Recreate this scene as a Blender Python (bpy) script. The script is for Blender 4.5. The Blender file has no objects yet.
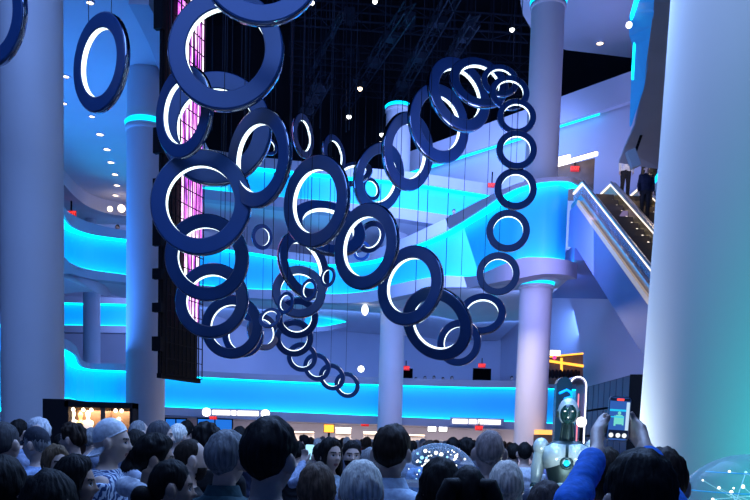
import bpy, bmesh, math, random
import numpy as np
from mathutils import Vector, Matrix, noise
random.seed(7)
C = bpy.context.scene
COL = C.collection
F = 800.0
PI = math.pi
# ---------------------------------------------------------------- camera
PITCH, ROLL, SHIFT = math.atan(0.08), 0.028, 252.0
cam_d = bpy.data.cameras.new('camera'); cam = bpy.data.objects.new('camera', cam_d); COL.objects.link(cam)
CAM = Vector((0, 0, 1.75))
ROT = Matrix.Rotation(PI/2 - PITCH, 3, 'X') @ Matrix.Rotation(ROLL, 3, 'Z')
cam.matrix_world = Matrix.Translation(CAM) @ ROT.to_4x4()
cam_d.sensor_width = 36; cam_d.lens = 36*F/750; cam_d.shift_y = SHIFT/750
cam_d.clip_start = 0.05; cam_d.clip_end = 300
C.camera = cam
def ray(px, py): return ROT @ Vector(((px-375)/F, (250+SHIFT-py)/F, -1))
def at(px, py, Y):
    d = ray(px, py); return CAM + d*(Y/d.y)
def atz(px, py, Z):
    d = ray(px, py); return CAM + d*((Z-CAM.z)/d.z)
def horizon(px): return 438 + ROLL*(px-375)
# ---------------------------------------------------------------- materials
def mat(name, col, rough=0.6, metal=0.0, emit=None, es=0.0, spec=0.5, noise_scale=0, noise_amt=0.15, bump=0.0):
    m = bpy.data.materials.new(name); m.use_nodes = True
    nt = m.node_tree; b = nt.nodes['Principled BSDF']
    b.inputs['Base Color'].default_value = (*col, 1); b.inputs['Roughness'].default_value = rough
    b.inputs['Metallic'].default_value = metal; b.inputs['Specular IOR Level'].default_value = spec
    if emit: b.inputs['Emission Color'].default_value = (*emit, 1); b.inputs['Emission Strength'].default_value = es
    if noise_scale:
        tc = nt.nodes.new('ShaderNodeTexCoord'); n = nt.nodes.new('ShaderNodeTexNoise'); n.inputs['Scale'].default_value = noise_scale
        r = nt.nodes.new('ShaderNodeValToRGB')
        r.color_ramp.elements[0].position = .3; r.color_ramp.elements[1].position = .7
        r.color_ramp.elements[0].color = (*[c*(1-noise_amt) for c in col], 1); r.color_ramp.elements[1].color = (*[min(1, c*(1+noise_amt)) for c in col], 1)
        nt.links.new(tc.outputs['Object'], n.inputs['Vector']); nt.links.new(n.outputs['Fac'], r.inputs['Fac']); nt.links.new(r.outputs['Color'], b.inputs['Base Color'])
        if bump:
            bp = nt.nodes.new('ShaderNodeBump'); bp.inputs['Strength'].default_value = bump; bp.inputs['Distance'].default_value = .01
            nt.links.new(n.outputs['Fac'], bp.inputs['Height']); nt.links.new(bp.outputs['Normal'], b.inputs['Normal'])
    return m
def cloth(name, col): return mat(name, col, .85, noise_scale=40, noise_amt=.2, bump=.3, spec=.2)
def hairmat(name, col):
    m = mat(name, col, .65, spec=.15); nt = m.node_tree; b = nt.nodes['Principled BSDF']
    tc = nt.nodes.new('ShaderNodeTexCoord'); mp = nt.nodes.new('ShaderNodeMapping'); mp.inputs['Scale'].default_value = (90, 90, 8)
    n = nt.nodes.new('ShaderNodeTexNoise'); n.inputs['Scale'].default_value = 1.0; n.inputs['Detail'].default_value = 3
    r = nt.nodes.new('ShaderNodeValToRGB'); r.color_ramp.elements[0].position = .3; r.color_ramp.elements[1].position = .75
    r.color_ramp.elements[0].color = (*[c*.6 for c in col], 1); r.color_ramp.elements[1].color = (*[min(1, c*1.6) for c in col], 1)
    bp = nt.nodes.new('ShaderNodeBump'); bp.inputs['Strength'].default_value = .5; bp.inputs['Distance'].default_value = .006
    L = nt.links.new
    L(tc.outputs['Object'], mp.inputs['Vector']); L(mp.outputs['Vector'], n.inputs['Vector']); L(n.outputs['Fac'], r.inputs['Fac']); L(r.outputs['Color'], b.inputs['Base Color'])
    L(n.outputs['Fac'], bp.inputs['Height']); L(bp.outputs['Normal'], b.inputs['Normal'])
    return m
def emi(name, col, s): return mat(name, (0, 0, 0), .5, emit=col, es=s)
M = {}
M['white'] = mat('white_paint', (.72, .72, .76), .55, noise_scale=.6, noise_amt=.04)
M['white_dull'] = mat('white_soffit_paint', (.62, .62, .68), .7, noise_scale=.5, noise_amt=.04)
M['wall'] = mat('wall_paint', (.58, .58, .68), .7, noise_scale=.4, noise_amt=.05)
M['parapet'] = mat('parapet_paint', (.42, .43, .52), .6, noise_scale=.8, noise_amt=.06)
M['dark_ceiling'] = mat('dark_ceiling', (.012, .014, .022), .9, noise_scale=.3, noise_amt=.5)
M['black'] = mat('black_metal', (.007, .007, .010), .75, spec=.2)
M['black_void'] = mat('black_cloth', (.002, .002, .003), 1, spec=0)
M['truss'] = mat('truss_steel', (.035, .045, .07), .5, .5)
M['cable'] = mat('steel_cable', (.025, .03, .05), .5, .5)
M['panel'] = mat('backlit_panel', (.03, .46, .80), .5, emit=(.0, .13, .60), es=.5, noise_scale=.15, noise_amt=.2)
M['strip'] = emi('cyan_led_strip', (.0, .62, .95), 4.2)
M['strip_soft'] = emi('cyan_led_strip_soft', (.0, .5, 1.0), 3)
M['blue_ring'] = emi('blue_led_ring', (.0, .25, 1.0), 3)
M['ring_face'] = mat('navy_lacquer', (.024, .075, .225), .35, .0, spec=.4, noise_scale=2, noise_amt=.05)
M['ring_rim'] = mat('mirror_rim', (.35, .4, .5), .08, 1.0)
M['ring_led'] = emi('white_led_band', (.74, .93, 1.0), 2.4)
M['white_led'] = emi('white_led', (1, 1, 1), 4)
M['warm_led'] = emi('warm_led', (1, .75, .5), 5)
M['orange_led'] = emi('orange_led', (1, .42, .04), 2.2)
M['red_led'] = emi('red_led', (1, .06, .05), 2.0)
M['red_box'] = mat('red_plate', (.25, .01, .01), .5, emit=(1, .02, .02), es=.45)
M['floor'] = mat('stone_floor', (.12, .12, .15), .35, noise_scale=.5, noise_amt=.2)
M['brown'] = mat('brown_board', (.12, .075, .05), .6, noise_scale=3, noise_amt=.2)
M['clad'] = mat('blue_cladding', (.16, .26, .62), .5, noise_scale=.3, noise_amt=.05)
M['steel'] = mat('brushed_steel', (.6, .6, .62), .3, .9)
M['tread'] = mat('grooved_step', (.10, .08, .07), .6, .4)
M['gold'] = mat('bronze_panel', (.42, .34, .18), .35, .6)
def glassy(name, col, alpha, es=0):
    m = mat(name, col, .08, 0, emit=col if es else None, es=es); m.node_tree.nodes['Principled BSDF'].inputs['Alpha'].default_value = alpha
    return m
M['glass'] = glassy('balustrade_glass', (.45, .6, .9), .28)
M['dome'] = bpy.data.materials.new('clear_acrylic'); M['dome'].use_nodes = True
_t = M['dome'].node_tree; _t.nodes.clear(); _o = _t.nodes.new('ShaderNodeOutputMaterial'); _mx = _t.nodes.new('ShaderNodeMixShader'); _lw = _t.nodes.new('ShaderNodeLayerWeight'); _lw.inputs['Blend'].default_value = .12
_tr = _t.nodes.new('ShaderNodeBsdfTransparent'); _tr.inputs['Color'].default_value = (.9, .96, 1, 1); _gl = _t.nodes.new('ShaderNodeBsdfPrincipled'); _gl.inputs['Base Color'].default_value = (.6, .8, .95, 1); _gl.inputs['Roughness'].default_value = .15
_t.links.new(_lw.outputs['Facing'], _mx.inputs['Fac']); _t.links.new(_tr.outputs[0], _mx.inputs[1]); _t.links.new(_gl.outputs[0], _mx.inputs[2]); _t.links.new(_mx.outputs[0], _o.inputs['Surface'])
# ---------------------------------------------------------------- objects
def link(o, parent=None, kind=None, label=None, cat=None, group=None):
    COL.objects.link(o)
    if parent is not None: o.parent = parent
    if kind: o['kind'] = kind
    if label: o['label'] = label
    if cat: o['category'] = cat
    if group: o['group'] = group
    return o
def empty(name, loc=(0, 0, 0), label=None, cat=None, group=None, kind=None, rz=0):
    o = bpy.data.objects.new(name, None); o.location = loc; o.rotation_euler = (0, 0, rz); o.empty_display_size = .1
    return link(o, None, kind, label, cat, group)
def mesh(name, V, Fc, m, smooth=False):
    me = bpy.data.meshes.new(name); me.from_pydata([tuple(v) for v in V], [], Fc)
    for x in (m if isinstance(m, (list, tuple)) else [m]): me.materials.append(x)
    if smooth: me.polygons.foreach_set('use_smooth', [True]*len(me.polygons))
    me.update(); return me
def obj(name, VF, m, parent=None, smooth=False, **k):
    V, Fc = VF
    return link(bpy.data.objects.new(name, mesh(name, V, Fc, m, smooth)), parent, **k)
def join(*parts):
    V, Fc = [], []
    for v, f in parts:
        n = len(V); V += [Vector(x) for x in v]; Fc += [tuple(i+n for i in q) for q in f]
    return V, Fc
def move(VF, off): return [Vector(v)+Vector(off) for v in VF[0]], VF[1]
def xf(VF, mx): return [mx @ Vector(v) for v in VF[0]], VF[1]
BOXF = [(0, 3, 2, 1), (4, 5, 6, 7), (0, 1, 5, 4), (1, 2, 6, 5), (2, 3, 7, 6), (3, 0, 4, 7)]
def box(x0, x1, y0, y1, z0, z1):
    return [Vector(p) for p in ((x0, y0, z0), (x1, y0, z0), (x1, y1, z0), (x0, y1, z0), (x0, y0, z1), (x1, y0, z1), (x1, y1, z1), (x0, y1, z1))], list(BOXF)
def hexa(b, t): return [Vector(p) for p in list(b)+list(t)], list(BOXF)
def bar(a, b, w, h=None, up=(0, 0, 1)):
    a, b = Vector(a), Vector(b); h = h or w; d = (b-a).normalized(); u = Vector(up)
    if abs(d.dot(u)) > .98: u = Vector((1, 0, 0))
    s = d.cross(u).normalized(); u = s.cross(d)
    q = [s*x*w/2+u*y*h/2 for x, y in ((-1, -1), (1, -1), (1, 1), (-1, 1))]
    return hexa([a+x for x in q], [b+x for x in q])
def loft(rings, cap=True, closed=True):
    n = len(rings[0]); V = [Vector(p) for r in rings for p in r]; Fc = []
    for i in range(len(rings)-1):
        for j in range(n if closed else n-1):
            k = (j+1) % n; Fc.append((i*n+j, i*n+k, (i+1)*n+k, (i+1)*n+j))
    if cap: Fc += [tuple(range(n-1, -1, -1)), tuple(range((len(rings)-1)*n, len(rings)*n))]
    return V, Fc
def tube(pts, rad, n=10, round_end=True):
    pts = [Vector(p) for p in pts]
    if not isinstance(rad, (list, tuple)): rad = [rad]*len(pts)
    rings = []; u = None; L = len(pts)
    for i, p in enumerate(pts):
        d = (pts[min(i+1, L-1)]-pts[max(i-1, 0)]).normalized()
        if u is None: u = d.orthogonal().normalized()
        u = (u-d*u.dot(d)).normalized(); s = d.cross(u)
        def rg(c, r): return [c+(u*math.cos(2*PI*k/n)+s*math.sin(2*PI*k/n))*r for k in range(n)]
        if i == 0 and round_end: rings += [rg(p-d*rad[0]*.9, rad[0]*.35), rg(p-d*rad[0]*.6, rad[0]*.8)]
        rings.append(rg(p, rad[i]))
        if i == L-1 and round_end: rings += [rg(p+d*rad[i]*.6, rad[i]*.8), rg(p+d*rad[i]*.9, rad[i]*.35)]
    return loft(rings)
def cyl(c, r, z0, z1, n=48, r1=None):
    r1 = r if r1 is None else r1
    return loft([[(c[0]+r*math.cos(2*PI*k/n), c[1]+r*math.sin(2*PI*k/n), z0) for k in range(n)], [(c[0]+r1*math.cos(2*PI*k/n), c[1]+r1*math.sin(2*PI*k/n), z1) for k in range(n)]])
def lathe(c, prof, n=48, cap=True):
    return loft([[(c[0]+r*math.cos(2*PI*k/n), c[1]+r*math.sin(2*PI*k/n), c[2]+z) for k in range(n)] for r, z in prof], cap)
def ball(c, r, n=16, m=10, sc=(1, 1, 1)):
    return loft([[(c[0]+sc[0]*r*math.sin(PI*(i+.02)/(m+.04))*math.cos(2*PI*k/n), c[1]+sc[1]*r*math.sin(PI*(i+.02)/(m+.04))*math.sin(2*PI*k/n), c[2]-sc[2]*r*math.cos(PI*(i+.02)/(m+.04))) for k in range(n)] for i in range(m+1)])
def prism(poly, depth):      # planar polygon thickened along vector depth
    n = len(poly); d = Vector(depth); V = [Vector(p) for p in poly]+[Vector(p)+d for p in poly]
    return V, [tuple(range(n)), tuple(range(2*n-1, n-1, -1))]+[(i, i+n, (i+1) % n+n, (i+1) % n) for i in range(n)]
def spline(P, k=8):
    P = [np.array(p, float) for p in P]; out = []
    Q = [2*P[0]-P[1]]+P+[2*P[-1]-P[-2]]
    for i in range(1, len(Q)-2):
        for s in range(k):
            t = s/k; a, b, c, d = Q[i-1:i+3]
            out.append(.5*((2*b)+(c-a)*t+(2*a-5*b+4*c-d)*t*t+(3*b-a-3*c+d)*t**3))
    out.append(P[-1]); return out
def light(name, kind, loc, target, energy, col, size=1, sizey=None, spot=None):
    d = bpy.data.lights.new(name, kind); d.energy = energy; d.color = col
    if kind == 'AREA':
        d.size = size
        if sizey: d.shape = 'RECTANGLE'; d.size_y = sizey
    else:
        d.shadow_soft_size = size
        if spot: d.spot_size = spot; d.spot_blend = .7
    o = bpy.data.objects.new(name, d); o.location = loc
    o.rotation_euler = (Vector(target)-Vector(loc)).to_track_quat('-Z', 'Y').to_euler(); COL.objects.link(o); return o
# ---------------------------------------------------------------- the setting
obj('floor', box(-40, 40, -6, 62, -.3, 0), M['floor'], kind='structure')
obj('ceiling', box(-40, 45, 8, 62, 30, 30.5), M['dark_ceiling'], kind='structure')
obj('wall_back', box(-40, 17, 50, 50.4, 0, 14), M['wall'], kind='structure')
obj('wall_back_upper', box(-40, 45, 58, 58.4, 14, 30), M['dark_ceiling'], kind='structure')
obj('wall_left', box(-34.4, -34, 10, 50, 0, 30), M['wall'], kind='structure')
# right wall of the hall, angled towards the viewer
p0, p1 = Vector((7.5, 49.9, 0)), Vector((13.5, 30, 0))
nrm = Vector(((p1-p0).y, -(p1-p0).x, 0)).normalized()*-.4
obj('wall_right', hexa([p0, p1, p1+nrm, p0+nrm], [q+Vector((0, 0, 12.3)) for q in (p0, p1, p1+nrm, p0+nrm)]), M['wall'], kind='structure')

def balcony(name, pts, label, back=None, panel='panel', k=8, strips=('strip', 'strip'), slab_to=49.9):
    """pts: (px, parapet top, lit top, lit bottom, lip bottom, Y)"""
    root = empty(name, kind='structure', label=label, cat='balcony front')
    rows = []
    for px, a, b, c, d, Y in pts:
        base = at(px, c, Y); rows.append([base.x, base.y, at(px, a, Y).z, at(px, b, Y).z, base.z, at(px, d, Y).z])
    S = spline(rows, k); n = len(S); N = []
    for i in range(n):
        t = S[min(i+1, n-1)][:2]-S[max(i-1, 0)][:2]; t = t/np.linalg.norm(t); N.append(np.array((t[1], -t[0])))   # towards the void / viewer
    def P(i, off, z): q = S[i][:2]+N[i]*off; return (q[0], q[1], z)
    def strip(name, prof, m, sm=True):   # closed profile of (offset, z fn)
        obj(name, loft([[P(i, o, z(S[i])) for o, z in prof] for i in range(n)]), m, root, kind=None)
    T, A, B, D = (lambda s: s[2]), (lambda s: s[3]), (lambda s: s[4]), (lambda s: s[5])
    strip('parapet', [(0, A), (0, T), (-.62, T), (-.62, A)], M['parapet'])
    strip('light_panel', [(-.48, B), (-.48, A), (-.56, A), (-.56, B)], M[panel])
    strip('lip', [(.02, D), (.02, B), (-.6, B), (-.6, D)], M['parapet'])
    e = .04
    strip('led_strip', [(-.10, lambda s: A(s)-e), (-.10, lambda s: A(s)), (-.46, lambda s: A(s)), (-.46, lambda s: A(s)-e)], M[strips[0]])
    strip('led_strip', [(-.10, lambda s: B(s)), (-.10, lambda s: B(s)+e), (-.46, lambda s: B(s)+e), (-.46, lambda s: B(s))], M[strips[1]])
    if slab_to:
        st = lambda s: (max(slab_to, s[1]+1) if not callable(slab_to) else slab_to(s))
        rings = [[P(i, -.3, D(S[i])+.03), (S[i][0], st(S[i]), D(S[i])+.03), (S[i][0], st(S[i]), B(S[i])), P(i, -.3, B(S[i]))] for i in range(n)]
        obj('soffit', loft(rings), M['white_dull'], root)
        # upstand seams between the panels
    for j in range(0, n, max(1, k//2)):
        pass
    return root, S, N
# level three: the long S shaped front
balcony('wall_balcony_middle', [
    (-60, 120, 145, 262, 282, 26), (-10, 150, 172, 255, 272, 28.5), (40, 178, 190, 247, 268, 30.2), (62, 204, 212, 256, 274, 31.8), (72, 214, 226, 264, 274, 33.6), (92, 223, 234, 270, 279, 35), (128, 231, 239, 275, 283, 36),
    (190, 239, 245, 284, 293, 37.4), (250, 246, 252, 289, 298, 38.2), (290, 252, 259, 290, 300, 38.6), (330, 256, 264, 294, 303, 39.4), (370, 250, 260, 291, 302, 38.2),
    (402, 238, 249, 283, 296, 36), (440, 220, 233, 276, 288, 33.9), (474, 202, 212, 276, 287, 32.4), (500, 189, 194, 266, 282, 30.6), (522, 181, 185, 258, 278, 30), (545, 177, 181, 257.5, 274, 29.6), (566, 177, 181, 260, 275, 29.8), (577, 181, 186, 264, 279, 30.6)],
    'long S-curved level-three balcony front glowing cyan across the middle of the atrium', slab_to=lambda s: s[1]+5 if s[0] < -9.5 else min(49.9, s[1]+5+(s[0]+9.5)*4) if s[0] < -6 else 49.9)
# level two: front above the far entrance
balcony('wall_balcony_low', [
    (-40, 300, 318, 420, 436, 23), (20, 318, 328, 408, 424, 27), (62, 337, 347, 399, 408, 30.5), (76, 346, 355, 400, 407, 33), (86, 362, 368, 403, 410, 36), (128, 364, 371, 405, 413, 36.5), (188, 370, 376, 408, 416, 39),
    (260, 374, 380, 411, 420, 41), (330, 376, 383, 414, 423, 42), (400, 378, 385, 417, 425, 42), (470, 380, 387, 420, 428, 42), (540, 381, 388, 423, 430, 41.5), (590, 383, 390, 425, 432, 41)],
    'low level-two balcony front glowing cyan above the far crowd', slab_to=49.9)
# level four: far front high in the middle
balcony('wall_balcony_high', [
    (150, 145, 154, 181, 193, 36.5), (205, 149, 160, 189, 199, 36), (250, 156, 166, 194, 204, 36), (288, 160, 170, 197.5, 208, 36), (329, 164, 174, 201, 212, 36.2), (366, 168, 178, 205, 215, 36.6), (401, 171, 181, 208, 219, 37), (440, 176, 187, 214, 225, 37.6), (490, 184, 195, 221, 231, 38.5)],
    'far level-four balcony front glowing cyan behind the hanging rings', slab_to=50)
# far gallery strip seen at the left between two columns
balcony('wall_gallery', [(50, 296, 302, 325, 332, 44), (90, 297, 303, 325.5, 332.5, 44), (135, 298, 304, 326, 333, 44)], 'short cyan lit gallery front seen between the two columns at the left', slab_to=None)
balcony('wall_gallery_end', [(306, 309, 312, 327, 332, 44), (326, 311, 314, 326, 331, 44.3), (347, 315, 317, 322, 327, 45.5)], 'tiny cyan lit gallery end hanging under the S-curve soffit left of the middle column', slab_to=None)
# left white soffit of level four
e = [(140, -6), (150, 14), (160, 36), (172, 70), (184, 110), (196, 140), (212, 168), (232, 196)]
Z4 = 12.5
edge = [atz(px, py, Z4) for px, py in e]
poly = [Vector((-34, 10, Z4)), Vector((edge[0].x-1.2, 10, Z4))]+edge+[Vector((edge[-1].x, 49.9, Z4)), Vector((-34, 49.9, Z4))]
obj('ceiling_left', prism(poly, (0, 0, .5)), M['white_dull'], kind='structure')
# glowing front on top of that soffit edge
def curve_wall(name, pts, z0, z1, th, m, parent=None, **k):
    pts = [Vector(p) for p in pts]; n = len(pts); R = []
    for i, p in enumerate(pts):
        d = (pts[min(i+1, n-1)]-pts[max(i-1, 0)]); s = Vector((d.y, -d.x, 0)).normalized()*th
        R.append([(p.x, p.y, z0), (p.x, p.y, z1), (p.x-s.x, p.y-s.y, z1), (p.x-s.x, p.y-s.y, z0)])
    return obj(name, loft(R), m, parent, **k)
lv = empty('wall_balcony_left', kind='structure', label='curved cyan balcony front above the white soffit, beside the screen tower', cat='balcony front')
curve_wall('parapet', edge[:6], Z4+2.2, Z4+3, .4, M['parapet'], lv)
curve_wall('light_panel', edge[:6], Z4+.55, Z4+2.2, .3, M['panel'], lv)
curve_wall('led_strip', [Vector((p.x+.03, p.y-.02, 0)) for p in edge[:6]], Z4+.6, Z4+.72, .05, M['strip'], lv)
curve_wall('lip', [Vector((p.x+.25, p.y-.1, 0)) for p in edge[:6]], Z4-.3, Z4+.55, .5, M['parapet'], lv)
# dropped dark bulkhead at the far end of the soffit
bl = [at(px, py, Y) for px, py, Y in ((50, 182, 32), (63, 194, 34), (76, 199, 36), (90, 204, 37.5), (110, 208, 38.5), (140, 210, 39))]
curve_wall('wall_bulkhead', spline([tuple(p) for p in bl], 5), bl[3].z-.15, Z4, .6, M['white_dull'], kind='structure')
# upper right: wall with a slanting light cove, black opening above it
def quadwall(name, A, B, Y0, Y1, th, m, parent=None, **k):   # A, B: (px, ytop, ybottom) at depth Y0, Y1
    a, b = at(A[0], A[1], Y0), at(A[0], A[2], Y0); c, d = at(B[0], B[1], Y1), at(B[0], B[2], Y1)
    b.x, b.y = a.x, a.y; d.x, d.y = c.x, c.y; s = Vector((0, th, 0))
    return obj(name, hexa([b, d, d+s, b+s], [a, c, c+s, a+s]), m, parent, **k)
up = empty('wall_ramp', kind='structure', label='slanting blue upper wall with a cyan cove line behind the white column', cat='wall')
quadwall('upper_band', (395, 157, 176), (645, 66, 97), 42, 35, .4, M['wall'], up)
quadwall('cove_strip', (395, 176.5, 179), (600, 111, 114.5), 42.1, 36.3, .1, M['strip_soft'], up)
quadwall('lower_band', (395, 176, 250), (645, 97, 250), 42.6, 35.6, .4, M['wall'], up)
# white slab with a rounded end, upper right
Zs = 19.2
sl = [(520, -30), (520, 0), (523, 15), (533, 32), (548, 43), (566, 50), (600, 54), (632, 58), (668, 60), (700, 55), (720, -30)]
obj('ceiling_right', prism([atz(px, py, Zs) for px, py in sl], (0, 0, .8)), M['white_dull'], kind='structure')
# near curved front overhead at the right: cyan face and grey underside
nf = empty('wall_balcony_near', kind='structure', label='near curved balcony front glowing cyan beside the large right column', cat='balcony front')
lf = [(636, -20, 14), (634, 2, 14.5), (629, 18, 15.2), (629, 28, 15.8), (633, 40, 16.3), (631, 80, 18.5), (629.5, 121, 21)]
rt = [(656, -20, 13.6), (654, 2, 14), (652.5, 18, 14.6), (651.5, 28, 15), (650, 42, 15.6), (644, 82, 17.6), (630.5, 123, 20.6)]
A = [at(*p) for p in lf]; B = [at(*p) for p in rt]
obj('light_panel', loft([[a, b, b+Vector((.1, .3, 0)), a+Vector((.1, .3, 0))] for a, b in zip(A, B)]), M['panel'], nf)
obj('led_strip', tube([a+(b-a)*.12+Vector((-.02, -.12, 0)) for a, b in zip(A, B)][:6], .045), M['strip'], nf)
ue = [(656, -20, 13.6), (654, 2, 14), (651, 30, 15), (644, 82, 17.6), (635, 126, 20.6), (624, 150, 22.5), (619, 163, 23.5)]
ur = [(705, -20, 13.4), (705, 2, 13.8), (704, 30, 14.8), (700, 82, 17.4), (690, 126, 20.4), (676, 150, 22.3), (664, 170, 23.4)]
A = [at(*p) for p in ue]; B = [at(*p) for p in ur]
obj('soffit', loft([[a, b, b+Vector((.1, .4, .2)), a+Vector((.1, .4, .2))] for a, b in zip(A, B)]), M['parapet'], nf)
# ---------------------------------------------------------------- columns
def column(px_l, px_r, py, Y, z1, label, cap=None, taper=0):
    a, b = at(px_l, py, Y), at(px_r, py, Y); c = (a+b)/2; r = abs(b.x-a.x)/2
    root = empty('column', (c.x, c.y, 0), label, 'column', kind='structure')
    obj('shaft', lathe((0, 0, 0), [(r*1.05, 0), (r*1.05, .25), (r, .3), (r, .34), (r-taper*(z1-.05), z1-.05), (r-taper*z1, z1)], 64), M['white'], root, True)
    for z in cap or []:
        obj('capital', lathe((0, 0, z), [(r*1.0, -.28), (r*1.08, -.25), (r*1.08, -.12), (r*.98, -.12)], 64), M['white'], root, True)
        obj('light_ring', lathe((0, 0, z), [(r*.99, -.12), (r*1.09, -.10), (r*1.11, 0), (r*.99, .06)], 64), M['strip_soft'], root, True)
    return root
zc = lambda px, py, Y: at(px, py, Y).z
column(2.5, 62, 250, 16, Z4+3, 'thick white column nearest the left side of the hall')
column(127, 165, 300, 25, Z4, 'white column with cyan light ring beside the screen tower', cap=[zc(146, 124, 25)])
column(83.5, 100, 330, 40, zc(92, 298, 40)+1, 'slim far white column between the two left columns')
column(379, 403.5, 370, 40, zc(396, 106, 40)-.1, 'slender white column in the middle with cyan top ring', cap=[zc(396, 107, 40), zc(392, 305, 40)])
column(517.5, 549.5, 350, 31.6, Zs, 'tall white column behind the vertical chain of rings', cap=[zc(550, 2, 31.6), zc(536, 283, 31.6)])
column(639, 850, 438, 4.9, 9, 'huge white column filling the right side, lit from its left foot', taper=.018)
column(655, 683, 220, 16, zc(655, 174, 16)+.1, 'blue-lit column with light ring mostly hidden behind the huge column', cap=[zc(655, 176, 16)])
column(85, 96, 225, 42, Z4, 'distant column standing on the level-three gallery at the left')
# ---------------------------------------------------------------- roof trusses and rigging
def truss(p, q, label, w=.5):
    p, q = Vector(p), Vector(q); d = (q-p).normalized(); s = d.cross(Vector((0, 0, 1))).normalized()*w/2; u = Vector((0, 0, w/2))
    parts = [bar(p+a+b, q+a+b, .06) for a in (s, -s) for b in (u, -u)]
    n = int((q-p).length/.9); cs = [(s, u), (-s, u), (-s, -u), (s, -u)]
    for i in range(n):
        a, b = p.lerp(q, i/n), p.lerp(q, (i+1)/n)
        for k in range(4):
            c0, c1 = cs[k], cs[(k+1) % 4]
            parts.append(bar(a+c0[0]+c0[1], (b if i % 2 == k % 2 else a)+c1[0]+c1[1], .035))
    for i in range(1, 4): parts.append(bar(p.lerp(q, i/4)-s*1.4, p.lerp(q, i/4)+s*1.4, .5, .3))
    parts.append(bar(p+Vector((0, 0, 0)), (p.x, p.y, 30), .03)); parts.append(bar(q, (q.x, q.y, 30), .03))
    obj('roof_truss', join(*parts), M['truss'], label=label, cat='truss')
truss(at(388, 112, 46), at(462, -20, 33), 'dim roof truss rising from the middle column towards the upper right')
truss(at(440, 75, 43), at(475, 20, 33), 'short dim roof truss above the large middle rings', .4)
truss(at(345, 105, 46), at(410, 8, 36), 'dim roof truss crossing the dark void beside the middle column')
truss(at(302, 122, 44), at(325, 78, 36), 'short dim roof truss ending behind the small tilted ring')
truss(at(308, 76, 40), at(342, 14, 33), 'thin dim roof truss right of the topmost ring', .15)
truss(at(290, 80, 52), at(530, 100, 52), 'long horizontal roof truss deepest in the dark void', .9)
truss(at(290, 52, 46), at(530, 68, 46), 'long horizontal roof truss in the middle of the dark void', .8)
truss(at(290, 12, 40), at(530, 30, 40), 'long horizontal roof truss nearest in the dark void', .8)
for i, (a, b, Y) in enumerate([(341, 346, 34), (353, 349, 30), (413, 408, 33), (299, 291, 30), (383, 384, 36), (318, 320, 31), (438, 437, 34), (515, 513, 34), (492, 492, 36), (466, 466, 35), (210, 212, 27), (196, 197, 30)]):
    bt = [132, 130, 116, 132, 100, 128, 60, 60, 55, 55, 130, 120][i]
    p = at(b, bt, Y); q = at(a, -10, Y)
    obj('rigging_cable', tube([p, (q.x, q.y, 30)], .02, 6, False), M['cable'], label='thin grey rigging cable hanging in the dark void of the atrium', cat='cable', group='rigging cables in the dark void')
for px, py, lab in ((312, 2, 'small white spot lamp beside the topmost ring'), (375, 1, 'small white spot lamp high in the middle of the dark void'), (360, 88, 'small warm spot lamp in the dark void left of the middle column'), (512, 29, 'small white spot lamp beside the rounded white slab'), (349, 116, 'tiny dim spot lamp low in the dark void'), (382, 134, 'small white spot lamp between the large tilted rings')):
    p = at(px, py, 34); r = empty('spot_lamp', p, lab, 'lamp')
    obj('housing', lathe((0, 0, 0), [(.05, .32), (.1, .3), (.12, 0), (.1, .0)], 16), M['black'], r, True)
    obj('bulb', ball((0, 0, -.02), .10, 12, 8), M['white_led'] if px != 360 else M['warm_led'], r, True)
    obj('drop_rod', bar((0, 0, .3), (0, 0, 30-p.z), .02), M['black'], r)
# ---------------------------------------------------------------- hanging light rings
def annulus(r0, r1, t, n=72, bev=.02):
    prof = [(r0, t/2-bev), (r0+bev, t/2), (r1-bev, t/2), (r1, t/2-bev)]
    fr = prof; bk = [(r, -z) for r, z in reversed(prof)]
    R = lambda P: [[(r*math.cos(2*PI*k/n), r*math.sin(2*PI*k/n), z) for k in range(n)] for r, z in P]
    return R(fr), R(bk)
t_ = .155
fr, bk = annulus(.68, .985, t_)
body = join(loft(fr, False), loft(bk, False))
n_ = 72
def circ(r, z): return [(r*math.cos(2*PI*k/n_), r*math.sin(2*PI*k/n_), z) for k in range(n_)]
rim = loft([circ(.985, t_/2-.02), circ(1.0, t_/2-.03), circ(1.0, -t_/2+.03), circ(.985, -t_/2+.02)], False)
led = loft([circ(.68, -t_/2+.02), circ(.68, 0), circ(.68, t_/2-.02)], False)
me_body = mesh('ring_body', *body, M['ring_face'], True); me_rim = mesh('rim', *rim, M['ring_rim'], True); me_led = mesh('light_band', *led, M['ring_led'], True)
for m_ in (me_body,):
    m_.polygons.foreach_set('use_smooth', [False]*len(m_.polygons))
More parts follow.
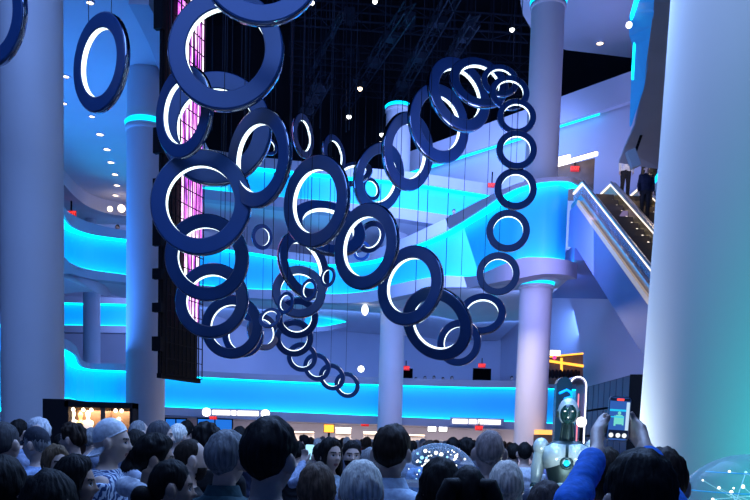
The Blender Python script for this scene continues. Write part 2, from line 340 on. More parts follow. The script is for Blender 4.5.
def ring(cx, cy, R, ratio, lit, label, dy=0.0, top=29.9):
    Y = 800*.8*(R/40)**.4/R + dy if dy < 10 else dy
    cables = 2 if R > 30 else 1
    d = Vector(((cx-375)/F, (502-cy)/F)); P = at(cx, cy, Y)
    t = (P-CAM).dot(ROT @ Vector((0, 0, -1)))
    fi = math.radians(lit); l = np.array((math.cos(fi), math.sin(fi))); m = np.array((-l[1], l[0]))
    A1, A2 = m*R*t/F, l*R*ratio*t/F
    dd = np.array((d.x, d.y)); mk = lambda a, z: np.array((a[0]-dd[0]*z, a[1]-dd[1]*z, z))
    z = np.array((0.0, -R*t/F*math.sqrt(max(.02, 1-ratio*ratio))))
    def G(z):
        w1, w2 = mk(A1, z[0]), mk(A2, z[1]); return np.array((w1@w1-w2@w2, w1@w2))
    for _ in range(60):
        g = G(z); h = 1e-5; J = np.column_stack(((G(z+[h, 0])-g)/h, (G(z+[0, h])-g)/h))
        try: st = np.linalg.solve(J+np.eye(2)*1e-9, g)
        except Exception: break
        nl = np.linalg.norm(st); z = z-st*min(1, .2/max(nl, 1e-9))
    w1, w2 = mk(A1, z[0]), mk(A2, z[1]); rho = math.sqrt(np.linalg.norm(w1)*np.linalg.norm(w2))
    x = Vector(w1).normalized(); y = Vector(w2); y = (y-x*y.dot(x)).normalized()
    X, Yv = ROT @ x, ROT @ y; N = X.cross(Yv)
    if N.dot(CAM-P) < 0: Yv = -Yv; N = X.cross(Yv)
    mx = Matrix((X, Yv, N)).transposed().to_4x4(); mx.translation = P
    root = empty('hanging_ring', (0, 0, 0), label, 'light ring', 'light rings hung in the atrium')
    root.matrix_world = mx @ Matrix.Scale(rho, 4)
    for nm, me in (('ring_body', me_body), ('rim', me_rim), ('light_band', me_led)): link(bpy.data.objects.new(nm, me), root)
    inv = (mx @ Matrix.Scale(rho, 4)).inverted()
    # two suspension wires from the upper part of the rim
    upw = Vector((0, 0, 1)); u2 = (upw-N*upw.dot(N)).normalized(); s2 = N.cross(u2)
    for s in ((-.45, .45) if cables == 2 else (0,)):
        a = P+(u2*math.cos(s)+s2*math.sin(s))*rho*.995; b = Vector((a.x, a.y, top))
        V, Fc = tube([a, b], .007, 5, False); obj('cable', ([inv @ v for v in V], Fc), M['cable'], root)
    return root
RINGS = [
 (-6, 12, 56, .55, 178, 'large tilted ring cut by the left side, in front of the thick left column', 0, Z4),
 (101, 63.5, 51, .5, 172, 'tilted ring hanging alone under the white soffit between the left columns', 0, Z4),
 (261, -34, 62, .95, 60, 'topmost large ring, only its lower edge in view', -.6),
 (226, 51, 61, .95, 350, 'huge ring at the head of the left chain with dark void inside', .3),
 (184, 113, 47, .57, 172, 'tilted ring with wide white band crossing the magenta screen', -1.2),
 (216, 129, 57, .98, 170, 'large ring mostly hidden behind the two upper tilted rings', 1.6),
 (201, 203, 53, .95, 350, 'large round ring framing the white and magenta screen streaks', .2),
 (259, 159, 50.5, .60, 172, 'large tilted ring with a bright left band, right of the screen tower', -.6),
 (207, 258, 44, .95, 20, 'round ring directly under the large ring that frames the screen', .8),
 (212, 301, 38, .95, 150, 'ring third from the bottom of the chain along the screen tower', 1.0),
 (232, 327, 32, .95, 165, 'ring at the lower end of the screen chain with a smaller one behind', .6),
 (243, 335, 22.5, .92, 180, 'small ring peeping out behind the lowest ring of the screen chain', 1.5),
 (303, 136, 23, .42, 8, 'narrow tilted ring lit on its right against the dark void', 0),
 (334, 155, 21, .5, 12, 'dim narrow ring just right of the narrow ring in the void', 1),
 (268, 146, 11, .7, 45, 'tiny ring seen through the large tilted ring beside the tower', 0),
 (262, 237, 13, .8, 5, 'small ring alone before the pale upper wall, lit on its right', 0),
 (316, 202, 47, .67, 170, 'large tilted ring with a bright left band at the middle', -.3),
 (366, 247, 44, .70, 168, 'large tilted ring lower right of the middle one, small rings inside', -.2),
 (410, 286, 41, .76, 162, 'large tilted ring before the cyan S-curve, lit on its left', 0),
 (437, 324, 38.5, .84, 215, 'ring with a lit lower left, second from the end of the descending row', .2),
 (459, 343, 23.5, .92, 160, 'lowest ring of the middle row, hanging above the low balcony', 0),
 (482, 314, 24, .84, 100, 'ring bridging the vertical chain and the lowest middle ring', .4),
 (498, 274, 22, .97, 130, 'vertical chain ring just beneath the cyan balcony nose', 0),
 (508, 231, 22, .95, 110, 'vertical chain ring in front of the lilac balcony panel', .3),
 (515.5, 189, 21.3, .98, 100, 'vertical chain ring crossing the parapet top of the S-curve', .2),
 (516.5, 150, 20.3, .96, 85, 'vertical chain ring against the white column by the cove line', 23.6),
 (516.5, 117, 19.5, .92, 80, 'vertical chain ring next above the one at the cove line', 23.9),
 (509.5, 93, 20, .86, 80, 'small top ring where the vertical chain starts to bend', 24.4),
 (500, 81, 19, .84, 75, 'small ring behind the bend of the vertical chain', 25.2),
 (479, 83, 31, .74, 62, 'dark ring at the crest of the arch of rings', 26.2),
 (459, 95, 40, .68, 28, 'large dark ring left of the crest of the arch', 27.4),
 (439, 124, 41, .70, 15, 'large dark ring over the black opening, second down the left of the arch', 28.7),
 (408, 152, 40, .62, 2, 'large dark tilted ring in front of the middle column', 30),
 (379, 178, 36, .68, -8, 'dark tilted ring lit on its lower right, left of the middle column', 31.3),
 (371, 189, 12, .7, 20, 'tiny ring seen inside the dark ring left of the middle column', 0),
 (353, 174, 20, .55, 105, 'narrow dark ring tucked behind the dark ring beside the column', 32.5),
 (328, 228, 39, .64, 70, 'dark ring seen through and below the middle tilted ring', 2.2),
 (304, 266, 36, .62, 25, 'dark narrow ring before the cyan front, its band out of sight', 3.2),
 (299, 292, 27, .96, 70, 'round ring at the top of the small dangling tail', 0),
 (297, 318, 21.5, .95, 285, 'second ring of the small dangling tail', .6),
 (294, 338, 19.5, .96, 270, 'third ring of the small dangling tail', .8),
 (302, 357, 15.5, .95, 240, 'fourth ring of the small dangling tail', 0),
 (317, 367, 14.5, .92, 215, 'fifth ring of the small dangling tail', 0.2),
 (332, 377, 14, .9, 215, 'last but one ring of the small dangling tail', .4),
 (347, 385, 13.5, .9, 215, 'last and lowest ring of the small dangling tail', .6),
 (328, 277, 10.5, .68, 165, 'first and highest of the tiny rings looping across the cyan front', 14.2),
 (309, 290, 11.5, .68, 165, 'second tiny ring of the loop, over the round tail ring', 14.0),
 (286, 303, 11.5, .68, 165, 'third tiny ring of the loop, lower left of the round tail ring', 13.8),
 (270, 318, 11.5, .80, 120, 'fourth tiny ring of the loop, touching the medium ring', 14.2),
 (263, 332, 19, .8, 20, 'medium ring right of the screen chain end, lit on its right', 0),
 (371, 237, 17, .75, 330, 'small dark ring inside the large tilted ring lower right of the middle', 0),
 (362, 251, 10, .85, 160, 'tiny ring nested low inside the large tilted ring', 1.0),
]
for r in RINGS: ring(*r)
# ---------------------------------------------------------------- screen tower
Yl, Yr = 20.2, 21.8
b0, b1 = at(166, 371, Yl), at(202, 377, Yr); zb = 3.2; zt = 15.5
ex = Vector((b1.x-b0.x, b1.y-b0.y, 0)); W = ex.length; ang = math.atan2(ex.y, ex.x)
tw = empty('screen_tower', (b0.x, b0.y, zb), 'tall hanging LED screen tower with magenta streaks on a black grid', 'screen', rz=ang)
H = zt-zb
sm = bpy.data.materials.new('led_screen_picture'); sm.use_nodes = True
nt = sm.node_tree; b = nt.nodes['Principled BSDF']; b.inputs['Base Color'].default_value = (.004, .004, .008, 1); L = nt.links.new
def nd(t, **k):
    n = nt.nodes.new(t)
    for a, v in k.items(): n.inputs[a].default_value = v
    return n
tc = nd('ShaderNodeTexCoord'); mp = nd('ShaderNodeMapping'); mp.inputs['Scale'].default_value = (7, 1, .45)
nz = nd('ShaderNodeTexNoise', Scale=1.0, Detail=6.0, Roughness=.7); L(tc.outputs['Object'], mp.inputs['Vector']); L(mp.outputs['Vector'], nz.inputs['Vector'])
cr = nt.nodes.new('ShaderNodeValToRGB'); E = cr.color_ramp.elements
E[0].position = .36; E[0].color = (0.002, 0.002, .01, 1); E[1].position = .57; E[1].color = (1, .85, 1, 1)
q = E.new(.42); q.color = (.12, .01, .3, 1); q = E.new(.48); q.color = (.75, .12, .8, 1)
L(nz.outputs['Fac'], cr.inputs['Fac']); L(cr.outputs['Color'], b.inputs['Emission Color']); b.inputs['Emission Strength'].default_value = 2.2
for x0_, x1_, z0_, z1_ in ((.34, 1, 5.6, 9.3), (.70, 1, 9.35, H), (.58, .92, 1.5, 3.6), (.5, 1, 3.65, 5.55)): obj('screen', box(W*x0_, W*x1_, .05, .14, z0_, z1_), sm, tw)
obj('screen_surround', join(box(0, W, .15, .2, 0, H)), M['black'], tw)
g = []
for i in range(10): g.append(bar((W*i/9, 0, 0), (W*i/9, 0, H), .022))
for j in range(32): g.append(bar((0, 0, H*j/31), (W, 0, H*j/31), .02))
obj('grid', join(*g), M['black'], tw)
g = []
for s in (-.14, -.04): g.append(bar((s, .1, -.05), (s, .1, H), .06))
for j in range(40):
    z0, z1 = H*j/40, H*(j+1)/40; g.append(bar((-.14, .1, z0), (-.04, .1, z1), .035) if j % 2 else bar((-.04, .1, z0), (-.14, .1, z1), .035)); g.append(bar((-.14, .1, z0), (-.04, .1, z0), .03))
g.append(bar((-.16, .1, -.05), (W, .1, -.05), .12))
obj('side_truss', join(*g), M['black'], tw)
for z, h in ((.55, .35), (1.5, .22), (2.3, .25), (3.1, 1.2), (4.5, .2), (5.3, .6), (8.2, .9)):
    obj('clamp', box(-.25, -.12, 0, .25, z, z+h), M['black'], tw)
obj('drop_rod', join(bar((0, .1, H), (0, .1, 29.97-zb), .05), bar((W, .1, H), (W, .1, 29.97-zb), .05)), M['black'], tw)
# ---------------------------------------------------------------- escalators
def escalator(top, bot, half, label, people=None):
    top, bot = Vector(top), Vector(bot); d = bot-top; Lh = Vector((d.x, d.y, 0)); u = Lh.normalized(); s = Vector((-u.y, u.x, 0))   # s: to the right as seen from the hall
    if s.x < 0: s = -s
    root = empty('escalator', top, label, 'escalator')
    o = Vector((0, 0, 0)); e = bot-top; up = Vector((0, 0, 1)); ap = o-u*1.2
    for sd in (-1, 1):
        a, b, c = ap+s*sd*half, o+s*sd*half, e+s*sd*half
        obj('handrail', tube([a+up*.56, b+up*.56, c+up*.56], .05, 8), M['steel'], root, True)
        obj('handrail_light', join(bar(a+up*.5, b+up*.5, .08, .06), bar(b+up*.5, c+up*.5, .08, .06)), M['warm_led2'], root)
        obj('glass_side', join(hexa([a+up*.1-s*.01, b+up*.1-s*.01, b+up*.1+s*.01, a+up*.1+s*.01], [a+up*.48-s*.01, b+up*.48-s*.01, b+up*.48+s*.01, a+up*.48+s*.01]), hexa([b+up*.1-s*.01, c+up*.1-s*.01, c+up*.1+s*.01, b+up*.1+s*.01], [b+up*.48-s*.01, c+up*.48-s*.01, c+up*.48+s*.01, b+up*.48+s*.01])), M['glass'] if sd < 0 else M['gold'], root)
        obj('skirt', join(bar(a, b, .16, .22), bar(b, c, .16, .22)), M['steel'], root)
    for sd in (1,):
        obj('skirt_light', bar(o+s*(half-.1)+up*.13, e+s*(half-.1)+up*.13, .05, .05), M['warm_led2'], root)
    n = 30; st = []
    for i in range(n):
        p, q = o.lerp(e, i/n), o.lerp(e, (i+1)/n)
        st.append(hexa([p-s*half*.9+up*(q.z-p.z-.05), Vector((q.x, q.y, q.z))-s*half*.9-up*.05, Vector((q.x, q.y, q.z))+s*half*.9-up*.05, p+s*half*.9+up*(q.z-p.z-.05)], [p-s*half*.9, Vector((q.x, q.y, p.z))-s*half*.9, Vector((q.x, q.y, p.z))+s*half*.9, p+s*half*.9]))
    for k in st: obj('step', k, M['tread'], root)
    w = half+.12
    D = Vector((0, 0, -1.75))
    obj('side_cladding', join(hexa([o-s*w+D, e-s*w+D, e+s*w+D, o+s*w+D], [o-s*w-up*.12, e-s*w-up*.12, e+s*w-up*.12, o+s*w-up*.12]), hexa([ap-s*w+D*.8, o-s*w+D, o+s*w+D, ap+s*w+D*.8], [ap-s*w-up*.12, o-s*w-up*.12, o+s*w-up*.12, ap+s*w-up*.12])), M['clad'], root)
    obj('edge_trim', bar(o-s*(w+.03)-up*.16, e-s*(w+.03)-up*.16, .08, .16), M['trim_gold'], root)
    return top, e, s, u
M['trim_gold'] = mat('warm_glow_trim', (.6, .48, .36), .35, .3, emit=(1, .75, .55), es=.25)  # faint glow put into the gold trim so it looks warmly lit
M['warm_led2'] = emi('warm_white_line', (1, .85, .7), 1.6)
ta, tb = at(579, 198, 29), at(655, 301, 21.2)
dirn = (tb-ta).normalized(); tb2 = ta+dirn*((.5-ta.z)/dirn.z)
ta2 = ta+Vector((.62, 0, 0)); tb3 = tb2+Vector((.62, 0, 0))
escalator(ta2, tb3, .5, 'escalator with lit handrails coming down from the middle balcony at the right')
tc2 = ta2+Vector((1.27, .6, .15)); td2 = tb3+Vector((1.27, .6, .15))
ESC = escalator(tc2, td2, .5, 'second escalator carrying people, farther right behind the lit one')
# landing behind the escalators
obj('trim_landing', prism([at(574, 260, 30.4), at(574, 260, 30.4)+Vector((0, 8, 0)), Vector((14, 38, at(574, 260, 30.4).z)), Vector((14, 31, at(574, 260, 30.4).z))], (0, 0, .6)), M['clad'], kind='structure')
obj('wall_right_upper', hexa([Vector((11.3, 33.5, 8)), Vector((14.5, 24, 8)), Vector((14.9, 24, 8)), Vector((11.7, 33.5, 8))], [Vector((11.3, 33.5, 19.2)), Vector((14.5, 24, 19.2)), Vector((14.9, 24, 19.2)), Vector((11.7, 33.5, 19.2))]), M['clad'], kind='structure')
# ---------------------------------------------------------------- downlights, signs, props
def downlight(px, py, Z, label, r=.10, m='warm_led', group=None):
    p = atz(px, py, Z); root = empty('downlight', (p.x, p.y, Z), label, 'downlight', group)
    obj('trim_ring', lathe((0, 0, 0), [(r*1.5, 0), (r*1.5, -.02), (r, -.03), (r, 0)], 20, False), M['white'], root, True)
    obj('lens', lathe((0, 0, 0), [(.001, -.022), (r, -.022), (r, -.005), (.001, -.005)], 20), M[m], root)
for px, py, lab in ((90, 2, 'warm downlight in the left soffit above the lone tilted ring'), (66, 76, 'warm downlight beside the thick left column, level with the lone ring'), (136, 82, 'warm downlight right of the lone tilted ring'), (145, 102, 'downlight nearest above the column light ring'), (64, 103, 'cool white downlight low beside the thick left column'), (92, 116, 'downlight under the lone tilted ring'), (152, 96, 'downlight between the column light ring and the tilted ring of the tower'),
    (100, 134, 'nearest downlight of the curved row in the left soffit'), (107, 149, 'second nearest downlight of the curved row in the left soffit'), (111, 162, 'third downlight of the curved row in the left soffit'), (115, 174, 'fourth downlight of the curved row in the left soffit'), (117, 185, 'fifth downlight of the curved row in the left soffit'), (115.5, 195, 'farthest downlight of the curved row in the left soffit')):
    downlight(px, py, Z4, lab, .085 if py < 130 else .12)
downlight(600, 43, Zs, 'single warm downlight in the upper right white slab', .14)
for px, py, lab in ((110, 209, 'small lamp on the dark bulkhead left of the screen column'), (121.5, 208.5, 'brighter lamp on the dark bulkhead next to the screen column')):
    p = at(px, py, 37.6); obj('wall_lamp', ball(p, .12 if px < 115 else .17, 12, 8), M['warm_led'], label=lab, cat='lamp')
p = at(629, 25, 14.9); obj('wall_lamp', ball(p, .055, 12, 8), M['white_led'], label='white lamp on the near cyan balcony front, upper right', cat='lamp')
p = at(361, 369, 40); r = empty('wall_lamp', p, 'bright white lamp on the level-two wall beside the last tail ring', 'lamp')
obj('bulb', ball((0, 0, 0), .16, 12, 8), M['white_led'], r, True); obj('bracket', box(-.06, .06, 0, 1.2, .1, .2), M['black'], r)
p = at(365, 310, 39); obj('spot_lamp', ball(p, .16, 12, 8, (1, 1, 1.6)), M['white_led'], label='white pendant lamp under the S-curved balcony left of the middle column', cat='lamp')
# text helper
def text(body, size, m, parent, loc, rot, name='lettering', ext=.008, sx=1):
    cu = bpy.data.curves.new(name, 'FONT'); cu.body = body; cu.size = size; cu.align_x = 'CENTER'; cu.align_y = 'CENTER'; cu.extrude = ext; cu.resolution_u = 2
    t = bpy.data.objects.new(name, cu); COL.objects.link(t); bpy.context.view_layer.update()
    me = bpy.data.meshes.new_from_object(t.evaluated_get(bpy.context.evaluated_depsgraph_get())); bpy.data.objects.remove(t)
    me.materials.clear(); me.materials.append(m)
    o = link(bpy.data.objects.new(name, me), parent); o.location = loc; o.rotation_euler = rot; o.scale = (sx, 1, 1); return o
def exit_sign(px, py, Y, w, h, label, rod=.4):
    p = at(px, py, Y); r = empty('exit_sign', p, label, 'exit sign')
    obj('sign_box', box(-w/2, w/2, 0, .08, -h/2, h/2), M['red_box'], r)
    text('EXIT', h*.85, M['red_led'], r, (0, -.012, 0), (PI/2, 0, 0))
    if rod: obj('bracket', box(-.03, .03, .02, .06, h/2, h/2+rod), M['black'], r)
exit_sign(213, 417.5, 39.5, .36, .2, 'red EXIT sign under the left white sign strip', .1)
exit_sign(365, 424, 42.5, .42, .25, 'red EXIT sign left of the middle column foot', .3)
exit_sign(479, 428, 41, .38, .25, 'red EXIT sign under the right white sign strip', .2)
exit_sign(406, 368, 47, .42, .25, 'red EXIT sign above the left dark wall monitor', .3)
exit_sign(482, 365.5, 47, .42, .25, 'red EXIT sign above the right dark wall monitor', .3)
exit_sign(492, 185, 38, .36, .2, 'red EXIT sign high behind the vertical ring chain', .5)
exit_sign(71, 213.5, 36.5, .42, .25, 'red EXIT sign on the level-three gallery beside the thick left column', .5)
exit_sign(575, 168.5, 35, .36, .22, 'red EXIT sign under the white lit lines at the right', .3)
for px, lab in ((406, 'left dark wall monitor behind the low balcony'), (482, 'right dark wall monitor behind the low balcony')):
    p = at(px, 374.5, 48); r = empty('wall_monitor', p, lab, 'monitor'); w = .36 if px == 406 else .5
    obj('bezel', box(-w-.04, w+.04, 0, .1, -.36, .36), M['black'], r); obj('screen', box(-w, w, -.01, 0, -.32, .32), M['black_void'], r); obj('bracket', box(-.08, .08, .1, 1.9, -.1, .1), M['black'], r)
# blurred bright sign strips: characters cannot be read, only their rhythm
def strip_sign(a, b, Y, words, label, dots):
    A, B = at(*a, Y), at(*b, Y); r = empty('sign_strip', (A+B)/2, label, 'sign', rz=math.atan2(B.y-A.y, B.x-A.x)); w = (Vector((B.x, B.y, 0))-Vector((A.x, A.y, 0))).length; h = .30
    obj('backing', box(-w/2, w/2, 0, .06, -h/2-.04, h/2+.04), M['parapet'], r)
    x = -w/2+(.5 if dots else .12); tot = sum(words)+len(words)-1; cw = (w-(1.0 if dots else .24))/tot; g = []
    for n in words:
        for i in range(n):
            g.append(box(x+cw*.06, x+cw*.94, -.03, 0, -h*.38, h*.38)); x += cw
        x += cw*.7
    obj('lettering', join(*g), M['sign_led'], r)
    if dots:
        for sx in (-1, 1): obj('round_icon', xf(lathe((0, 0, 0), [(.001, 0), (.2, 0), (.2, .05), (.001, .05)], 20), Matrix.Translation((sx*(w/2-.22), -.04, 0)) @ Matrix.Rotation(-PI/2, 4, 'X')), M['white_led'], r)
    return r
M['sign_led'] = emi('sign_letters', (1, .97, .92), 2.2)
strip_sign((202, 411.5), (270, 414.5), 38.3, [11, 3, 13], 'long white lit sign strip between two round icons under the low balcony', True)
strip_sign((450, 421), (504, 422.5), 41.2, [8, 4, 12], 'long white lit sign strip without icons near the tall column', False)
for px, lab in ((432, 'left of two small white lit sign panels right of the middle column'), (443, 'right of two small white lit sign panels right of the middle column')):
    p = at(px, 429, 44); r = empty('lit_sign', p, lab, 'sign'); obj('face', box(-.22, .22, -.02, 0, -.13, .13), M['white_led'], r); obj('frame', box(-.25, .25, 0, .06, -.16, .16), M['black'], r); obj('bracket', box(-.03, .03, .01, .05, .16, .9), M['black'], r)
p = at(329, 428.5, 36); r = empty('lit_sign', p, 'orange lit sign panel above the far crowd', 'sign'); obj('face', box(-.22, .22, -.03, 0, -.17, .17), M['orange_led'], r); obj('frame', box(-.24, .24, 0, .08, -.19, .19), M['black'], r); obj('post', box(-.05, .05, .01, .07, -p.z, -.17), M['black'], r)
# white lit lines at the upper right landing
def tline(a, b, Y0, Y1, label, m='warm_led2', w=.09):
    A, B = at(*a, Y0), at(*b, Y1); r = empty('line_lamp', A, label, 'lamp'); obj('tube', bar((0, 0, 0), B-A, w), M[m], r); obj('housing', bar((0, .1, .08), B-A+Vector((0, .1, .08)), w*1.6, .05), M['black'], r)
M['line_white'] = emi('line_white', (1, .92, .85), 3)
tline((556, 165), (597, 153.5), 35.6, 34, 'long slanting white line lamp at the upper right landing', 'line_white', .14)
tline((557, 159.5), (570, 156.5), 35.4, 35, 'short white line lamp above the long one at the landing', 'line_white', .14)
quadwall('wall_recess', (553, 168, 200), (595, 158, 200), 35.9, 34.6, .1, M['brown'], kind='structure')
# speaker box at the right
p = at(633, 159, 21); r = empty('wall_speaker', p, 'white box speaker tilted on the soffit beside the huge column', 'speaker')
obj('cabinet', xf(box(-.11, .11, -.10, .10, -.22, .22), Matrix.Rotation(-.4, 4, 'Y')), M['white'], r); obj('bracket', bar((0, 0, 0), (.3, .3, .8), .05), M['black'], r)
# display kiosk at the left
kY = 14.0
k0, k1 = at(66, 401, kY), at(132.5, 404, kY); kz = k0.z; kx0, kx1 = k0.x, k1.x; KW = kx1-kx0
kd = empty('display_case', (kx0, kY, 0), 'dark open display case with two lit bays before the left column', 'display case')
obj('side_panel', box(-.40, .05, -.02, .8, 0, kz+.03), M['black'], kd)
obj('side_panel', box(KW-.05, KW, 0, .35, 0, kz), M['black'], kd)
obj('back_panel', box(0, KW, .31, .35, 0, kz), M['brown'], kd)
obj('divider', box(KW*.52, KW*.52+.08, 0, .31, 0, kz), M['brown'], kd)
obj('roof_panel', box(-.02, KW, -.02, .35, kz-.10, kz), M['black'], kd)
obj('shelf', box(.05, KW-.05, .04, .31, 1.55, 1.6), M['brown'], kd)
for i, px in enumerate((76, 86, 94, 118, 124)):
    p = at(px, 405.5, kY+.25); o = ball((p.x-kx0, .12, kz-.14), .035, 10, 6); obj('lamp', o, M['warm_led'], kd, True)
torso = [(.03, .0), (.10, .03), (.15, .12), (.13, .24), (.17, .36), (.14, .43), (.05, .46), (.045, .52), (.07, .58), (.07, .66), (.02, .72)]
M['figure'] = mat('white_display_figure', (.9, .85, .78), .4, emit=(1, .82, .6), es=.55)
M['figure_gold'] = mat('golden_display_figure', (.8, .55, .25), .35, emit=(1, .6, .2), es=.35)
for px, m, s, lab in ((73, 'figure', 1, 'white lit bust at the left end of the display case'), (80.5, 'figure_gold', .95, 'golden lit bust second in the display case'), (88, 'figure', 1, 'white lit bust third in the display case'), (119, 'figure', .8, 'white lit bust alone in the right bay of the display case')):
    p = at(px, 420, kY+.17); r = empty('display_bust', (p.x, p.y, 1.605), lab, 'bust'); r.scale = (.62, .62, .62)
    obj('torso', xf(lathe((0, 0, .06), torso, 20), Matrix.Diagonal((s, s*.6, s, 1))), M[m], r, True); obj('plinth', box(-.1, .1, -.08, .08, 0, .07), M['black'], r)
# bar niche with orange coves at the right
bn = empty('bar_canopy', at(547, 440, 39), 'dark bar canopy with orange light lines behind the tall column', 'bar')
bo = bn.location
def rel(px, py, Y): return at(px, py, Y)-bo
z0 = rel(565, 382, 39).z
obj('back_panel', hexa([rel(545, 384, 39.5), rel(583, 384, 38), rel(583, 384, 38)+Vector((0, .3, 0)), rel(545, 384, 39.5)+Vector((0, .3, 0))], [rel(545, 356, 39.5), rel(583, 353, 38), rel(583, 353, 38)+Vector((0, .3, 0)), rel(545, 356, 39.5)+Vector((0, .3, 0))]), M['brown'], bn)
obj('light_line', bar(rel(545, 357, 39.2), rel(583, 353.5, 37.7), .07), M['orange_led'], bn)
obj('light_line', bar(rel(546, 360.5, 39.2), rel(583, 366, 37.7), .12), M['orange_led'], bn)
obj('light_post', bar(rel(561.5, 358, 38.4), rel(561.5, 376, 38.4), .10), M['orange_led'], bn)
for i in range(9): obj('bottle', ball(rel(549+i*3.8, 374, 38.2), .11, 8, 6, (1, 1, 2)), M['black'], bn, True)
p = at(555, 353, 37.8); r = empty('lit_sign', p, 'small white lit sign on top of the bar canopy', 'sign'); obj('face', box(-.23, .23, -.04, 0, -.12, .12), M['white_led'], r); obj('frame', box(-.25, .25, 0, .06, -.14, .14), M['black'], r)
p = at(554.5, 357.5, 37.7); obj('beacon_lamp', ball(p, .09, 10, 8), emi('pink_lamp', (1, .05, .25), 2), label='tiny pink lamp on the edge of the bar canopy', cat='lamp')
# tiled LED wall seen from the back at the right
l0, l1 = at(584, 387, 10.2), at(630, 378, 8.2); lx = Vector((l1.x-l0.x, l1.y-l0.y, 0)); lw = lx.length; la = math.atan2(lx.y, lx.x)
lwz = empty('panel_wall', (l0.x, l0.y, 0), 'dark navy wall of square tiles behind the raised phone', 'panel wall', rz=la); lz = l0.z
M['tile'] = mat('navy_tile', (.035, .045, .085), .4, noise_scale=3, noise_amt=.2)
obj('back_panel', box(0, lw, .03, .12, 0, lz), M['black'], lwz)
for i in range(8):
    for j in range(8):
        obj('tile', box(lw*i/8+.012, lw*(i+1)/8-.012, 0, .03, lz*j/8+.012, lz*(j+1)/8-.012), M['tile'], lwz)
obj('end_panel', hexa([(lw, 0, 0), (lw+.12, .5, 0), (lw+.06, .6, 0), (lw-.02, .12, 0)], [(lw, 0, lz), (lw+.12, .5, lz), (lw+.06, .6, lz), (lw-.02, .12, lz)]), M['black'], lwz)
# tall arch frame behind the robot
aY = 7.6
a0 = at(573, 500, aY); ar = empty('arch_frame', (a0.x, a0.y, 0), 'tall rounded lilac arch frame with dark blue panel behind the robot', 'arch frame')
ztop = at(573, 376, aY).z
def arch_path(x0, x1, z1, n=12):
    cx, r = (x0+x1)/2, (x1-x0)/2
    return [(x0, 0)]+[(cx-r*math.cos(PI*i/n), z1-r*1.1+r*1.1*math.sin(PI*i/n)) for i in range(n+1)]+[(x1, 0)]
xa, xb = at(567, 400, aY).x-a0.x, at(585.5, 400, aY).x-a0.x
for nm, w0, y0, y1, m in (('frame', .025, -.04, .28, mat('lilac_grey_frame', (.24, .24, .36), .35)),):
    out = arch_path(xa, xb, ztop); inn = arch_path(xa+w0, xb-w0, ztop-w0)
    R = [[(x, y0, z) for x, z in out], [(x, y1, z) for x, z in out], [(x, y1, z) for x, z in inn], [(x, y0, z) for x, z in inn]]
    n = len(out); V = [p for r in R for p in r]; Fc = []
    for j in range(4):
        for i in range(n-1): Fc.append((j*n+i, j*n+i+1, ((j+1) % 4)*n+i+1, ((j+1) % 4)*n+i))
    obj(nm, (V, Fc), m, ar)
obj('edge_light', tube([(x, -.05, z) for x, z in arch_path(xa+.01, xb-.01, ztop-.01)], .004, 6), M['white_led'], ar, True)
out = arch_path(xa-.13, xb-.16, ztop-.02)
obj('side_panel', prism([(x, -.02, z) for x, z in out], (0, -.10, 0)), mat('dark_teal_panel', (.012, .05, .085), .25, emit=(0, .03, .05), es=.5), ar)
obj('neon_curve', tube([(xa-.10, -.14, ztop-.17), (xa-.04, -.14, ztop-.14), (xa+.0, -.14, ztop-.16), (xa+.01, -.14, ztop-.20), (xa-.05, -.14, ztop-.22)], .012, 6), M['blue_ring'], ar, True)
obj('inner_light', bar((xb-.055, .05, ztop-.9), (xb-.055, .05, ztop-.16), .010), emi('pink_neon', (1, .25, .35), 1.4), ar)
# orange lit counter
p = at(546, 432, 30); r = empty('service_counter', (p.x, p.y, 0), 'orange lit counter top beside the foot of the tall column', 'counter'); obj('body', box(-.3, .3, 0, .8, 0, p.z-.1), M['brown'], r); obj('lit_front', box(-.28, .28, -.04, .8, p.z-.1, p.z+.08), mat('orange_glow_front', (.8, .4, .1), .5, emit=(1, .5, .1), es=1.2), r)
# blue lit shop front far left under the low balcony
for px0, px1, lab in ((166, 186, 'blue lit shop window beside the ringed white column'), (198, 232, 'blue lit shop window under the long sign strip')):
    a, b = at(px0, 419, 44), at(px1, 419, 44); r = empty('shop_window', (a.x, 44, 0), lab, 'shop window'); w = b.x-a.x
    obj('glass_pane', box(0, w, 0, .05, .3, a.z), mat('blue_lit_glass', (.02, .1, .4), .3, emit=(.02, .22, .9), es=.8), r)
    obj('frame', join(box(-.05, 0, -.05, .1, 0, a.z+.05), box(w, w+.05, -.05, .1, 0, a.z+.05), box(-.05, w+.05, -.05, .1, a.z, a.z+.08), box(w/2-.03, w/2+.03, -.05, .1, 0, a.z)), M['black'], r)
# warm lit shelf units far behind the crowd
for i, (px, w, zt_, lab) in enumerate(((304, 1.1, 2.0, 'far pale lit shelf unit left of the orange sign'), (343, .9, 2.3, 'far pale lit shelf unit right of the orange sign'), (372, 1.0, 2.1, 'far pale lit shelf unit left of the middle column'), (414, 1.2, 2.0, 'far pale lit shelf unit right of the middle column'))):
    p = at(px, 438, 46); r = empty('shelf_unit', (p.x, 46, 0), lab, 'shelf')
    obj('back_panel', box(-w/2, w/2, .3, .35, 0, zt_), mat('shelf_back', (.7, .66, .6), .6), r)
    for k in range(4): obj('shelf', box(-w/2, w/2, 0, .3, .4+.5*k, .44+.5*k), M['brown'], r)
    obj('light_bar', box(-w/2, w/2, .0, .06, zt_-.06, zt_), M['warm_led'], r)
